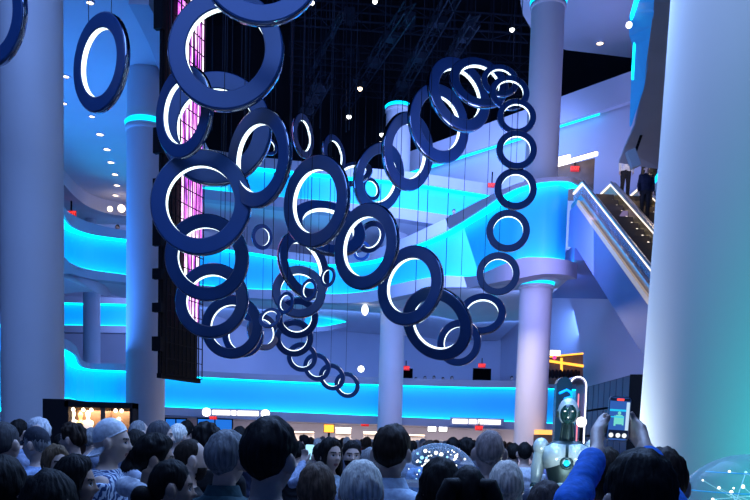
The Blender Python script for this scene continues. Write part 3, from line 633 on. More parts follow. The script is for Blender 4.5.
# domes
def dome(px, py, Y, rpx, label, kind):
    c = at(px, py, Y); R = rpx*Y/800
    r = empty('clear_globe', (c.x, c.y, 0), label, 'globe')
    z = c.z; o = obj('shell', ball((0, 0, z), R, 48, 28), M['dome'], r, True)
    o2 = obj('rim_band', loft([[(R*1.0*math.cos(2*PI*k/48), -R*.28*math.sin(2*PI*k/48)*0+R*math.sin(2*PI*k/48), z+dz) for k in range(48)] for dz in (-.01*R*5, .01*R*5)], False), M['white_dull'], r)
    obj('pedestal', lathe((0, 0, 0), [(R*.7, 0), (R*.7, .05), (R*.35, .1), (R*.35, z-R*1.05), (R*.5, z-R*.93)], 32), M['black'], r, True)
    rnd = random.Random(int(px)); pts = []
    cols = [emi('star_white_'+kind, (1, .95, .85), 3), emi('star_blue_'+kind, (.3, .7, 1), 2)]
    for i in range(95 if kind == 'sparkle' else 34):
        a, b = rnd.uniform(PI, 2*PI), rnd.uniform(-.2, 1.3); d = Vector((math.cos(a)*math.cos(b), math.sin(a)*math.cos(b), math.sin(b)))*R*rnd.uniform(.55, .93); d.z += z; pts.append(d)
        rr = R*rnd.choice((.014, .02, .028, .045)) if kind == 'sparkle' else R*rnd.choice((.014, .02, .026))
        obj('light_point', ball(d, rr, 8, 6), cols[0 if rnd.random() < .65 else 1], r, True)
    if kind == 'star':
        g = []
        for k in range(0, 30, 3):
            for i in range(2): g.append(bar(pts[k+i], pts[k+i+1], R*.008))
        obj('star_lines', join(*g), mat('pale_line', (.5, .9, .95), .4, emit=(.3, .8, .9), es=.5), r)
        for i in range(3):
            q = [(R*.96*math.cos(a)*math.cos(.35*i+.2), R*.96*math.sin(a)*math.cos(.35*i+.2), z+R*.96*math.sin(.35*i+.2)) for a in np.linspace(PI*1.02, PI*1.98, 20)]
            obj('arc_line', tube(q, R*.008, 5), mat('arc_line_%d' % i, (.1, .5, .8), .4, emit=(.0, .35, .8), es=.6), r, True)
        for i in range(3):
            a = -PI/2+(-.25+.22*i); d = (R*.75*math.cos(a), R*.75*math.sin(a), z+R*(.12+.08*(i % 2))); obj('light_cluster', ball(d, R*.12, 12, 8, (1, 1, .9)), cols[0], r, True)
    return r
dome(438, 484, 6.2, 41, 'clear globe of sparkling lights among the crowd near the bald man', 'sparkle')
dome(745, 528, 3.1, 74, 'clear globe with star map lines in the lower right corner', 'star')
# ---------------------------------------------------------------- people
HZ, HA, HB, HC = 1.632, .076, .097, .119      # head centre height, half width, half depth, half height
def headpt(d, off=0.0, face=True):
    x, y, z = HA*d[0], HB*d[1], HC*d[2]
    t = max(0., -d[2]); x *= 1-.24*t*t
    if d[1] < 0 and d[2] < -.15: y *= 1-.42*min(1, (-d[2]-.15)/.6)
    if d[1] < .3 and d[2] < -.05: x *= 1-.32*min(1, (-d[2]-.05)/.65)*min(1, (.3-d[1])/.5)
    if d[1] < 0 and d[2] > -.3: y *= 1.04
    if face and d[1] > .2:
        y -= .004*max(0, 1-abs(z-.0)/.03)
        g = lambda cx, cz, sx, sz: math.exp(-((abs(x)-cx)/sx)**2-((z-cz)/sz)**2)
        y += .024*math.exp(-(x/.012)**2-((z+.026)/.013)**2)+.013*math.exp(-(x/.009)**2-((z+.004)/.022)**2)   # nose
        y += .006*g(.03, .024, .024, .008)-.011*g(.031, .004, .016, .010)                                     # brow, sockets
        y += .006*math.exp(-(x/.020)**2-((z+.060)/.008)**2)+.004*math.exp(-(x/.018)**2-((z+.073)/.006)**2)     # lips
        y += .010*math.exp(-(x/.022)**2-((z+.100)/.018)**2)+.004*g(.048, -.02, .02, .02)                      # chin, cheeks
    n = Vector((x/HA**2, y/HB**2, z/HC**2)).normalized()
    return Vector((x, y+.015, z+HZ))+n*off
def head_grid(n=64, m=44):
    R = []
    for i in range(m+1):
        b = -PI/2+PI*(i+.15)/(m+.3)
        R.append([headpt((math.cos(b)*math.sin(2*PI*k/n), math.cos(b)*math.cos(2*PI*k/n), math.sin(b))) for k in range(n)])
    V, Fc = loft(R); return V, [tuple(reversed(f)) for f in Fc]
def ell(c, sx, sy, sz, rot=None):
    v = ball((0, 0, 0), 1, 16, 10, (sx, sy, sz)); mx = Matrix.Translation(c) @ (rot or Matrix.Identity(4)); return xf(v, mx)
def oval(z, hx, hy, cy=0, n=28, sq=1.0): return [(math.copysign(abs(math.cos(2*PI*k/n))**sq, math.cos(2*PI*k/n))*hx, cy+math.copysign(abs(math.sin(2*PI*k/n))**sq, math.sin(2*PI*k/n))*hy, z) for k in range(n)]
TORSO = [(.80, .15, .10, -.01), (.90, .172, .115, -.01), (.98, .165, .11, 0), (1.08, .150, .10, .005), (1.20, .163, .110, .01), (1.30, .178, .118, .005), (1.37, .188, .110, -.005), (1.42, .182, .095, -.012), (1.455, .140, .080, -.018), (1.485, .078, .064, -.016), (1.51, .057, .056, -.010)]
def torso(off=0, z0=0, z1=9):
    return loft([oval(z, hx+off, hy+off, cy, sq=.85) for z, hx, hy, cy in TORSO if z0 <= z <= z1])
def voxel(VF, size, mats, smooth=2):
    me = mesh('tmp', VF[0], VF[1], mats); o = bpy.data.objects.new('tmp', me); COL.objects.link(o)
    r = o.modifiers.new('r', 'REMESH'); r.mode = 'VOXEL'; r.voxel_size = size; r.use_smooth_shade = True
    if smooth: s = o.modifiers.new('s', 'SMOOTH'); s.factor = .5; s.iterations = smooth
    bpy.context.view_layer.update()
    out = bpy.data.meshes.new_from_object(o.evaluated_get(bpy.context.evaluated_depsgraph_get()))
    bpy.data.objects.remove(o); bpy.data.meshes.remove(me)
    out.polygons.foreach_set('use_smooth', [True]*len(out.polygons))
    return out
def hand(w, d, side, curl=.35, grip=None):
    """w wrist, d direction of the fingers, side: unit vector from little finger to thumb"""
    w, d, t = Vector(w), Vector(d).normalized(), Vector(side); t = (t-d*t.dot(d)).normalized(); n = d.cross(t)
    P = []
    for k in range(4):
        a = (1.5-k)*.019; P.append(tube([w+t*a*.6, w+d*.045+t*a*.95, w+d*.088+t*a], [.015, .0145, .0115], 8))
    for k, L in enumerate((.068, .078, .072, .056)):
        a = (1.5-k)*.0205; p = w+d*.085+t*a; pts = [p]; ang = 0
        for j, f in enumerate((.45, .32, .25)):
            ang += curl*(1, 1.1, .7)[j]; p = p+(d*math.cos(ang)+n*math.sin(ang))*L*f; pts.append(p)
        P.append(tube(pts, [.0098, .0092, .0086, .0074], 8))
    b = w+d*.022+t*.024
    P.append(tube([b, b+d*.032+t*.024+n*.008, b+d*.060+t*.034+n*.016, b+d*.082+t*.034+n*.022], [.0145, .0118, .0102, .0084], 8))
    return P
REST = {s: [(s*.175, -.012, 1.405), (s*.222, -.03, 1.13), (s*.238, .045, .90)] for s in (-1, 1)}
def limb(J, r, off=0, upto=3):
    return tube([J[0]]+[Vector(J[0]).lerp(Vector(J[1]), .5), J[1]]+([Vector(J[1]).lerp(Vector(J[2]), .3), J[2]] if upto > 2 else []), [x+off for x in r][:5 if upto > 2 else 3], 14)
AR = [.052, .046, .038, .038, .027]
LEG = lambda s: [(s*.088, -.005, .90), (s*.094, .0, .70), (s*.10, .012, .49), (s*.104, -.012, .34), (s*.108, -.02, .09)]
LR = [.088, .074, .056, .056, .038]
def foot(s, off=0):
    return loft([[(s*.112+(w+off)*math.cos(a), y, .004+h*(.5+.5*math.sin(a))) for a in np.linspace(0, 2*PI, 12, endpoint=False)] for y, w, h in ((-.085, .012, .04), (-.07, .032, .075+off), (-.02, .036, .10+off), (.06, .042, .075+off), (.13, .044, .05+off), (.165, .034, .035), (.18, .012, .02))])
skin_slots = [mat('skin', (.55, .38, .30), .5), mat('lips', (.32, .12, .11), .45), mat('eye_white', (.7, .7, .72), .2), mat('iris', (.02, .015, .012), .2), mat('brow', (.05, .035, .03), .8)]
def body_mesh(arms, hands, vox=.0085, world=False):
    parts = [head_grid(), torso(), tube([(0, -.012, 1.45), (0, -.002, 1.56)], [.056, .051], 18)]
    for s in (-1, 1):
        parts += [ell((s*.083, .003, HZ-.006), .014, .021, .035, Matrix.Rotation(-s*.35, 4, 'Z')), tube(LEG(s), LR, 14), foot(s), limb(arms[s], AR)]
        parts += hands[s]
    me = voxel(join(*parts), vox, skin_slots, 1)
    n = len(me.polygons); c = np.empty(n*3); me.polygons.foreach_get('center', c); c = c.reshape(-1, 3); x, y, z = np.abs(c[:, 0]), c[:, 1]-.015, c[:, 2]-HZ
    idx = np.zeros(n, int); fr = y > .045
    idx[fr & (x < .024) & (np.abs(z+.066) < .011-(x/.024)**2*.006)] = 1
    idx[fr & (((x-.031)/.015)**2+((z-.003)/.0075)**2 < 1)] = 2
    idx[fr & (((x-.031)/.0075)**2+((z-.003)/.0075)**2 < 1)] = 3
    idx[fr & (np.abs(x-.032) < .02) & (np.abs(z-.026+.12*(x-.032)**2*30) < .005)] = 4
    me.polygons.foreach_set('material_index', idx.tolist()); me.name = 'body'; return me
resthands = {s: hand(REST[s][2], (0, .12, -1), (0, 1, 0.1) if True else 0, .45*(1 if s > 0 else 1)) for s in (-1, 1)}
# right-hand normal must curl towards the thigh: mirrored for the left hand
def mirror(P): return [([Vector((-v[0], v[1], v[2])) for v in V], [tuple(reversed(f)) for f in Fc]) for V, Fc in P]
rh = hand(REST[1][2], (0, .12, -1), (0, 1, .1), -.35)
resthands = {1: rh, -1: mirror(rh)}
RAISE = {-1: [(-.175, -.01, 1.41), (-.24, .20, 1.36), (-.10, .38, 1.56)], 1: [(.175, -.01, 1.41), (.24, .20, 1.36), (.10, .38, 1.56)]}
rr_ = hand(RAISE[1][2], (-.25, .25, 1), (-1, -.5, .1), .5)
ONE = {-1: [(-.175, -.01, 1.41), (-.26, .16, 1.34), (-.17, .24, 1.60)], 1: REST[1]}
oh = hand(ONE[-1][2], (.2, .1, 1), (.3, -1, 0), .2)
BODY = {'rest': body_mesh(REST, resthands), 'raise': body_mesh(RAISE, {1: rr_, -1: mirror(rr_)}), 'one': body_mesh(ONE, {1: rh, -1: oh})}
def top_mesh(arms, sleeve, loose=.012):
    parts = [torso(loose, .85, 1.50)]
    for s in (-1, 1):
        J = arms[s]
        parts.append(limb(J, AR, .013) if sleeve == 'long' else tube([J[0], Vector(J[0]).lerp(Vector(J[1]), .72)], [.066, .064], 14, False))
    me = voxel(join(*parts), .013, [M['white']], 3)
    # folds
    bm = bmesh.new(); bm.from_mesh(me); bm.normal_update()
    for v in bm.verts: v.co += v.normal*(.006*noise.noise(Vector((v.co.x*9, v.co.y*9, v.co.z*6)))+.0035*math.sin(v.co.z*60+v.co.x*25+4*noise.noise(v.co*7)))
    bm.to_mesh(me); bm.free(); me.name = 'shirt'; return me
TOP = {(p, s): top_mesh(a, s) for p, a in (('rest', REST), ('raise', RAISE), ('one', ONE)) for s in ('long', 'short')}
pp = [loft([oval(z, hx+.012, hy+.012, cy) for z, hx, hy, cy in TORSO[:3]])]+[tube([Vector(q) for q in LEG(s)[:4]]+[Vector(LEG(s)[4])+Vector((0, 0, .0))], [r+.016 for r in LR[:4]]+[.056], 14) for s in (-1, 1)]
TROUSERS = voxel(join(*pp), .014, [M['white']], 2); TROUSERS.name = 'trousers'
SHOE = mesh('shoes', *join(foot(-1, .007), foot(1, .007)), M['black'], True)
COLLAR = mesh('collar', *loft([oval(1.478, .094, .078, -.014), oval(1.525, .072, .070, -.010), oval(1.53, .068, .066, -.010), oval(1.475, .088, .072, -.014)], False), M['white'], True)
HOOD = mesh('hood', *join(tube([(-.11, .03, 1.47), (-.12, -.07, 1.49), (0, -.125, 1.50), (.12, -.07, 1.49), (.11, .03, 1.47)], [.02, .042, .055, .042, .02], 14)), M['white'], True)
# hair
def hl(az, kind):    # lowest latitude of the hair at an azimuth measured from the face
    K = {'short': [(0, .62), (35, .56), (55, .30), (72, -.05), (88, .12), (104, .02), (120, -.30), (180, -.52)],
         'long': [(0, .72), (35, .6), (55, .28), (70, -.1), (90, -.3), (120, -.5), (180, -.6)],
         'bald': [(0, 1.2), (60, 1.0), (80, .30), (90, .22), (104, .02), (120, -.25), (180, -.50)],
         'cap': [(0, .34), (60, .26), (90, .20), (180, -.02)]}[kind]
    for (a, x), (b, y) in zip(K, K[1:]):
        if a <= az <= b: return x+(y-x)*(az-a)/(b-a)
def hair_shell(kind, vol, seed=0, amp=.004, n=72, m=16, quiff=0, drop=0, flare=1.0, freq=26):
    R = [[] for _ in range(m+1)]; low = []
    for k in range(n):
        a = 2*PI*k/n; az = abs(math.degrees(math.atan2(math.sin(a), math.cos(a))))
        top = PI/2-.001; lo = hl(az, kind)
        for i in range(m+1):
            s = i/m; b = top+(lo-top)*s
            d = (math.cos(b)*math.sin(a), math.cos(b)*math.cos(a), math.sin(b))
            v = vol*(1-.9*s**2.6) if not drop else (vol*(1-.85*s**6) if az < 66 else vol)
            v += amp*math.sin(a*freq+5*noise.noise(Vector((seed, s*3, a))))*min(1, 2*s)*(1-s**8)+amp*2.2*noise.noise(Vector((d[0]*4+seed, d[1]*4, d[2]*4)))*(1-s**8)
            if quiff: v += quiff*math.exp(-(az/55)**2)*math.exp(-((s-.7)/.35)**2)
            R[i].append(headpt(d, max(v, .002), False))
    if drop:      # long hair falling behind the ears
        for j in range(1, 11):
            row = []
            for k in range(n):
                a = 2*PI*k/n; az = abs(math.degrees(math.atan2(math.sin(a), math.cos(a)))); p = R[m][k]
                w = max(0, min(1, (az-58)/22)); f = j/10
                out = Vector((p.x, p.y-.015, 0)).normalized()
                q = p+out*(.012*flare*math.sin(f*PI)+.006*math.sin(a*freq+seed+f*2)*f)+Vector((0, -.03*f if az > 100 else -.02*f, -drop*f))
                row.append(p.lerp(q, w)+(Vector((0, 0, -.0004*j))))
            R.append(row)
    V, Fc = loft(R, False); Fc = [tuple(reversed(f)) for f in Fc]
    V2 = [Vector(p) for p in V]; n0 = len(V)
    for i, p in enumerate(V):      # inner skin
        c = Vector((0, .015, p.z if p.z < HZ else HZ)); V2.append(p+(c-p).normalized()*.014)
    F2 = Fc+[tuple(x+n0 for x in reversed(f)) for f in Fc]
    L0 = n0-n
    F2 += [(L0+k, L0+(k+1) % n, L0+(k+1) % n+n0, L0+k+n0) for k in range(n)]
    return mesh('hair', V2, F2, M['black'], True)
HAIR = {'short': hair_shell('short', .020, 1), 'crop': hair_shell('short', .011, 2, .002), 'curly': hair_shell('short', .030, 3, .008, freq=14), 'quiff': hair_shell('short', .020, 4, .004, quiff=.035),
        'full': hair_shell('short', .026, 9, .004, quiff=.012), 'bald': hair_shell('bald', .007, 5, .0015), 'long': hair_shell('long', .022, 6, .004, drop=.26, flare=1.6), 'bob': hair_shell('long', .026, 7, .004, drop=.13, flare=2.5), 'straight': hair_shell('long', .016, 8, .003, drop=.30)}
def addmesh(me, VF):
    V = [v.co.copy() for v in me.vertices]; Fc = [tuple(p.vertices) for p in me.polygons]; V, Fc = join((V, Fc), VF); return mesh('hair', V, Fc, M['black'], True)
HAIR['bun'] = addmesh(HAIR['crop'], ball((0, -.115, HZ-.035), .052, 18, 12))
def tail(s): return tube([(s*.060, -.05, HZ+.045), (s*.086, -.055, HZ+.05), (s*.102, -.055, HZ+.0), (s*.108, -.05, HZ-.10), (s*.10, -.04, HZ-.24)], [.036, .036, .044, .042, .016], 14)
HAIR['pigtails'] = addmesh(HAIR['crop'], join(tail(1), tail(-1)))
HAIR['ponytail'] = addmesh(HAIR['crop'], tube([(0, -.09, HZ+.05), (0, -.15, HZ+.04), (0, -.165, HZ-.06), (0, -.14, HZ-.22)], [.026, .036, .04, .014], 14))
CAPM = hair_shell('cap', .020, 10, 0); CAPM.name = 'cap'
def brim(sgn=1):
    R = []
    for r_ in (0, .35, .7, 1):
        R.append([(math.sin(a)*(.082+.004*r_), .015+sgn*(math.cos(a)*.098+.075*r_*math.cos(a)**.6), HZ+(.035 if sgn > 0 else .0)-.03*r_-.02*abs(math.sin(a))*(1)) for a in np.linspace(-1.15, 1.15, 17)])
    V, Fc = loft(R, False, False); up = [Vector(v)+Vector((0, 0, .008)) for v in V]; n0 = len(V); n = 17
    rimf = [(i, i+1, i+1+n0, i+n0) for i in range(n-1)]+[(3*n+i, 3*n+i+n0, 3*n+i+1+n0, 3*n+i+1) for i in range(n-1)]
    return mesh('brim', V+up, Fc+[tuple(x+n0 for x in reversed(f)) for f in Fc]+rimf, M['white'], True)
BRIM = {1: brim(1), -1: brim(-1)}
GLASSES = mesh('glasses', *join(*[tube([(s*.032+.021*math.cos(a), .118, HZ+.003+.017*math.sin(a)) for a in np.linspace(0, 2*PI, 14)], .002, 6) for s in (-1, 1)], tube([(-.011, .119, HZ+.006), (.011, .119, HZ+.006)], .002, 6), *[tube([(s*.053, .116, HZ+.006), (s*.083, .02, HZ+.008)], .002, 6) for s in (-1, 1)]), M['black'], True)
BEARD = None
def beard():
    R = []
    for i in range(9):
        b = -.32-i*.11; R.append([headpt((math.cos(b)*math.sin(a), math.cos(b)*math.cos(a), math.sin(b)), .007*math.sin(PI*(i+.3)/9)+.002, True) for a in np.linspace(-1.35, 1.35, 28)])
    V, Fc = loft(R, False, False); n0 = len(V); V2 = list(V)+[p+(Vector((0, .0, HZ-.02))-p).normalized()*.01 for p in V]
    return mesh('beard', V2, [tuple(reversed(f)) for f in Fc]+[tuple(x+n0 for x in f) for f in Fc], M['black'], True)
BEARD = beard()
MC = {}
def cm(kind, col):
    key = (kind,)+tuple(col)
    if key not in MC:
        if kind == 'skin':
            MC[key] = mat('skin', col, .5, noise_scale=30, noise_amt=.05)
        else: MC[key] = (hairmat if kind == 'hair' else cloth)(kind, col)
    return MC[key]
def inst(name, me, parent, m, slot=0, name_mat=None):
    o = bpy.data.objects.new(name, me); link(o, parent); o.material_slots[slot].link = 'OBJECT'; o.material_slots[slot].material = m; return o
LIGHT_SKIN, TAN, DARK = (.58, .41, .33), (.42, .27, .20), (.16, .085, .055)
BLK, DBR, BRN, LBR, BLO, GRY, WHT = (.008, .007, .007), (.022, .014, .010), (.06, .035, .022), (.13, .085, .05), (.68, .62, .55), (.2, .205, .215), (.52, .53, .55)
def person(px, py, Y, yaw, label, hair='short', hc=BLK, top='long', tc=(.02, .025, .04), trc=(.02, .022, .03), skin=LIGHT_SKIN, pose='rest', cap=None, capdir=1, group=None, extra=(), wide=1.0, topmat=None):
    """px, py: crown of the head; yaw: 0 looks away from the viewer, 90 to the right"""
    P = at(px, py, Y); crown = HZ+HC+(.02 if hair not in (None, 'bald') or cap else .0)
    s = P.z/crown
    r = empty('person', (P.x, P.y, 0), label, 'person', group, rz=-math.radians(yaw)); r.scale = (s*wide, s*wide, s)
    fwd = Vector((math.sin(math.radians(yaw)), math.cos(math.radians(yaw)), 0)); r.location -= Vector((fwd.x, fwd.y, 0))*.015
    inst('body', BODY[pose], r, cm('skin', skin))
    inst('shirt', TOP[(pose, top)], r, topmat or cm('cloth', tc)); inst('trousers', TROUSERS, r, cm('cloth', trc)); inst('shoes', SHOE, r, M['black'])
    if hair: inst('hair', HAIR[hair], r, cm('hair', hc))
    if cap:
        c = inst('cap', CAPM, r, cm('cloth', cap))
        if capdir < 0: q = Matrix.Translation((0, 0, HZ+.03)) @ Matrix.Rotation(.38, 4, 'X') @ Matrix.Translation((0, 0, -HZ-.03)); c.matrix_local = q
        b = inst('brim', BRIM[capdir], c, cm('cloth', cap))
    for x in extra:
        if x == 'collar': inst('collar', COLLAR, r, topmat or cm('cloth', tc))
        elif x == 'white_collar': o = inst('collar', COLLAR, r, cm('cloth', (.6, .62, .66))); o['label'] = 'white shirt collar'
        elif x == 'hood': inst('hood', HOOD, r, cm('cloth', tc))
        elif x == 'glasses': inst('glasses', GLASSES, r, M['black'])
        elif x == 'beard': inst('beard', BEARD, r, cm('hair', hc))
        elif x == 'earring': obj('earring', xf(lathe((0, 0, 0), [(.011, -.002), (.014, -.002), (.014, .002), (.011, .002)], 16, False), Matrix.Translation((.085, .0, HZ-.055)) @ Matrix.Rotation(PI/2, 4, 'X')), M['steel'], r, True)
        elif x == 'strap': obj('strap', join(*[tube([(sx*.10, .115, 1.15), (sx*.105, .09, 1.38), (sx*.10, -.01, 1.475), (sx*.10, -.115, 1.38), (sx*.10, -.13, 1.1)], .016, 8) for sx in (-1, 1)]), cm('cloth', (.10, .12, .16)), r, True)
        elif x == 'sling': obj('sash', tube([(-.14, .06, 1.46), (-.02, .135, 1.30), (.15, .10, 1.05)], .035, 10), cm('cloth', (.05, .35, .75)), r, True)
        elif x == 'emblem': obj('emblem', join(xf(lathe((0, 0, 0), [(.018, -.002), (.026, -.002), (.026, .002), (.018, .002)], 20, False), Matrix.Translation((-.05, -.125, 1.395)) @ Matrix.Rotation(PI/2, 4, 'X')), box(-.056, -.044, -.128, -.124, 1.345, 1.38)), M['figure'], r)
    return r
pat = bpy.data.materials.new('blue_white_streaked_cloth'); pat.use_nodes = True
nt = pat.node_tree; b = nt.nodes['Principled BSDF']; b.inputs['Roughness'].default_value = .85
tc_ = nt.nodes.new('ShaderNodeTexCoord'); mp_ = nt.nodes.new('ShaderNodeMapping'); mp_.inputs['Scale'].default_value = (14, 14, 9); mp_.inputs['Rotation'].default_value = (.3, .5, .2)
wv = nt.nodes.new('ShaderNodeTexWave'); wv.inputs['Scale'].default_value = 1.1; wv.inputs['Distortion'].default_value = 9; wv.inputs['Detail'].default_value = 2; wv.inputs['Detail Scale'].default_value = 1.4
rp = nt.nodes.new('ShaderNodeValToRGB'); rp.color_ramp.elements[0].position = .42; rp.color_ramp.elements[0].color = (.03, .07, .2, 1); rp.color_ramp.elements[1].position = .58; rp.color_ramp.elements[1].color = (.55, .66, .78, 1)
for a_, b_ in ((tc_.outputs['Object'], mp_.inputs['Vector']), (mp_.outputs['Vector'], wv.inputs['Vector']), (wv.outputs['Fac'], rp.inputs['Fac']), (rp.outputs['Color'], b.inputs['Base Color'])): nt.links.new(a_, b_)
NAVY, BLACK, TEAL, WHITE, PALE, DENIM = (.015, .02, .045), (.008, .009, .012), (.02, .06, .075), (.7, .74, .8), (.52, .68, .92), (.04, .08, .2)
PEOPLE = [
 (4, 420, 4.6, 10, 'grey-haired man in a black jacket with white collar at the lower left edge', dict(hair='crop', hc=(.05, .05, .055), tc=BLACK, extra=('white_collar',))),
 (36, 426, 5.7, -75, 'man in a dark cap and pale blue sash looking left, before the thick column', dict(hair='crop', hc=GRY, cap=(.03, .035, .05), tc=(.25, .35, .55), extra=('sling',))),
 (38.5, 417.5, 7.2, -60, 'white-haired person behind the man in the dark cap', dict(hair='full', hc=WHT, tc=(.3, .35, .5))),
 (19, 419, 8.2, 20, 'dark-haired person half hidden behind the black-jacketed man and dark cap', dict(hair='short', tc=(.2, .26, .4))),
 (72, 423, 6.7, -80, 'dark curly-haired man in glasses looking left with a hand raised to his face', dict(hair='curly', hc=DBR, tc=NAVY, pose='one', extra=('glasses',))),
 (56, 444, 5.0, 130, 'girl with long light brown hair turned towards the viewer', dict(hair='long', hc=LBR, tc=(.12, .14, .2), wide=.9)),
 (76, 455, 3.5, 80, 'woman with black hair in profile right, under the white-capped man', dict(hair='bob', hc=BLK, tc=(.02, .02, .03), skin=TAN, wide=.92)),
 (50, 470, 2.6, 5, 'close dark-haired head at the bottom left, between two other dark heads', dict(hair='bob', hc=BLK, tc=BLACK, wide=.95)),
 (2, 455, 3.1, 15, 'close dark-haired head cut by the lower left corner', dict(hair='long', hc=BLK, tc=BLACK)),
 (112, 418.5, 4.7, 82, 'man in a backwards white cap and streaked blue white shirt', dict(hair=None, cap=(.75, .80, .84), capdir=-1, top='short', topmat=pat)),
 (155, 434, 4.05, 70, 'dark-haired man in white hooded top with grey straps, looking right', dict(hair='full', hc=BLK, tc=(.72, .78, .86), skin=TAN, extra=('hood', 'strap'))),
 (172, 457, 3.2, 68, 'woman with black hair in a low bun and an earring, looking right', dict(hair='bun', hc=BLK, tc=(.3, .36, .5), skin=TAN, wide=.93, extra=('earring',))),
 (191, 440, 4.5, 62, 'bearded man with receding dark hair, right of the woman with the bun', dict(hair='bald', hc=DBR, tc=BLACK, extra=('beard',))),
 (160, 419, 6.6, 70, 'short grey-haired man in profile right, behind the white hooded top', dict(hair='crop', hc=(.07, .07, .08), tc=(.2, .25, .4))),
 (139, 421, 7.8, 40, 'fair-skinned bald man between the white cap and the grey-haired man', dict(hair='bald', hc=GRY, tc=(.35, .4, .5))),
 (136, 430, 6.0, 30, 'dark-haired woman in a white blouse behind the white-capped man', dict(hair='bob', hc=BLK, tc=(.4, .45, .55), wide=.92)),
 (187, 420, 10.5, 10, 'small dark-haired figure in a white shirt under the blue shop windows', dict(hair='short', tc=WHITE)),
 (207, 423, 5.1, -10, 'man with thick black curly hair beside the grey-haired older man', dict(hair='curly', hc=BLK, tc=BLACK)),
 (227, 431, 3.6, 20, 'grey-haired older man in a dark teal shirt with a small pale emblem', dict(hair='full', hc=(.17, .18, .19), top='short', tc=TEAL, extra=('emblem', 'collar'))),
 (270, 418, 2.62, 18, 'large dark-haired man in navy shirt, tallest head in the crowd', dict(hair='full', hc=(.012, .011, .012), tc=NAVY, wide=.97)),
 (317, 462, 3.45, -5, 'woman with brown hair to her shoulders, right of the tall dark-haired man', dict(hair='long', hc=(.10, .065, .045), tc=(.05, .05, .08), wide=.92)),
 (362, 458, 3.05, 0, 'woman with long ash blonde hair in the middle of the front row', dict(hair='straight', hc=BLO, tc=(.2, .22, .3), wide=.97)),
 (392, 424, 3.75, 12, 'man with a dark quiff in a pale blue collared shirt', dict(hair='quiff', hc=DBR, tc=PALE, extra=('collar',))),
 (331, 437, 5.9, 140, 'dark-haired woman facing the viewer between the front row heads', dict(hair='long', hc=BLK, tc=(.3, .4, .5), skin=LIGHT_SKIN, wide=.92)),
 (352, 440, 6.8, 170, 'bearded man in black jacket facing the viewer right of the dark-haired woman', dict(hair='short', hc=BLK, tc=BLACK, extra=('beard',))),
 (371, 448, 5.1, 5, 'bald head behind the ash blonde woman', dict(hair='bald', hc=GRY, tc=(.12, .14, .2))),
 (469, 463, 3.15, 0, 'woman with black hair in two pigtails', dict(hair='pigtails', hc=BLK, tc=(.02, .02, .03), wide=.95)),
 (441, 458, 3.4, -20, 'dark-haired person half hidden behind the left pigtail', dict(hair='bob', hc=BLK, tc=BLACK, wide=.93)),
 (490, 431, 4.3, 0, 'bald man above the blonde woman and the pigtails', dict(hair='bald', hc=(.24, .19, .18), tc=(.10, .12, .18), skin=(.40, .28, .24))),
 (507, 459, 3.8, 8, 'woman with long pale blonde hair right of the pigtails', dict(hair='straight', hc=(.55, .50, .44), tc=(.15, .2, .25), wide=.95)),
 (547, 481, 3.5, 0, 'brown-haired head low in front of the robot, beside the blue sleeve', dict(hair='bob', hc=(.05, .04, .04), tc=(.05, .05, .07), wide=.92)),
 (664, 447, 2.75, 10, 'short dark-haired head just behind the man raising the phone', dict(hair='short', hc=DBR, tc=(.03, .12, .4))),
 (607, 447, 4.3, 20, 'person in a red top seen under the raised phone', dict(hair='long', hc=DBR, tc=(.25, .03, .04))),
 (321, 443, 7.4, -16, 'dark-haired person holding up a small bright phone in the middle distance', dict(hair='short', hc=BLK, tc=(.25, .3, .42), pose='raise')),
 (514, 443, 9.5, 10, 'dark-haired figure in black, first of the row left of the tall column foot', dict(hair='short', tc=BLACK)),
 (525, 442, 9.0, 5, 'figure in a white shirt below the tall column', dict(hair='short', tc=WHITE, top='short')),
 (536, 444, 10, 0, 'figure in a pale violet shirt right of the white shirt under the tall column', dict(hair='short', hc=DBR, tc=(.34, .34, .6), top='short')),
 (545, 441, 11, -10, 'dark-clothed figure between the tall column and the robot', dict(hair='short', tc=BLACK)),
 (430, 440, 8.6, 15, 'figure in a pale blue top with back turned, left of the sparkling globe', dict(hair='short', tc=(.3, .42, .62), hc=DBR)),
 (467, 438, 8.8, -10, 'dark-haired figure behind the top of the sparkling globe', dict(hair='curly', tc=(.06, .06, .09))),
 (453, 437, 10, 0, 'dark figure behind the sparkling globe, left of the curly one', dict(hair='short', tc=(.1, .1, .14))),
 (408, 440, 9.4, 25, 'dark-haired figure in grey close to the quiffed man, before the globe', dict(hair='short', tc=(.2, .22, .3))),
 (298, 441, 8.8, 10, 'figure in dark clothes just right of the tallest head', dict(hair='short', tc=BLACK)),
 (92, 428, 8.6, 20, 'grey-haired figure between the glasses man and the white cap', dict(hair='full', hc=GRY, tc=(.12, .15, .22))),
 (62, 433, 9.0, 10, 'dark-haired figure behind the glasses man beside the display case', dict(hair='short', tc=NAVY)),
 (240, 426, 9.2, 0, 'dark-haired figure seen over the grey-haired older man', dict(hair='short', tc=NAVY)),
 (178, 424, 8.6, 15, 'pale-haired figure left of the small white-shirted one', dict(hair='full', hc=BLO, tc=(.15, .2, .3))),
]
for px, py, Y, yaw, lab, kw in PEOPLE: person(px, py, Y, yaw, lab, **kw)
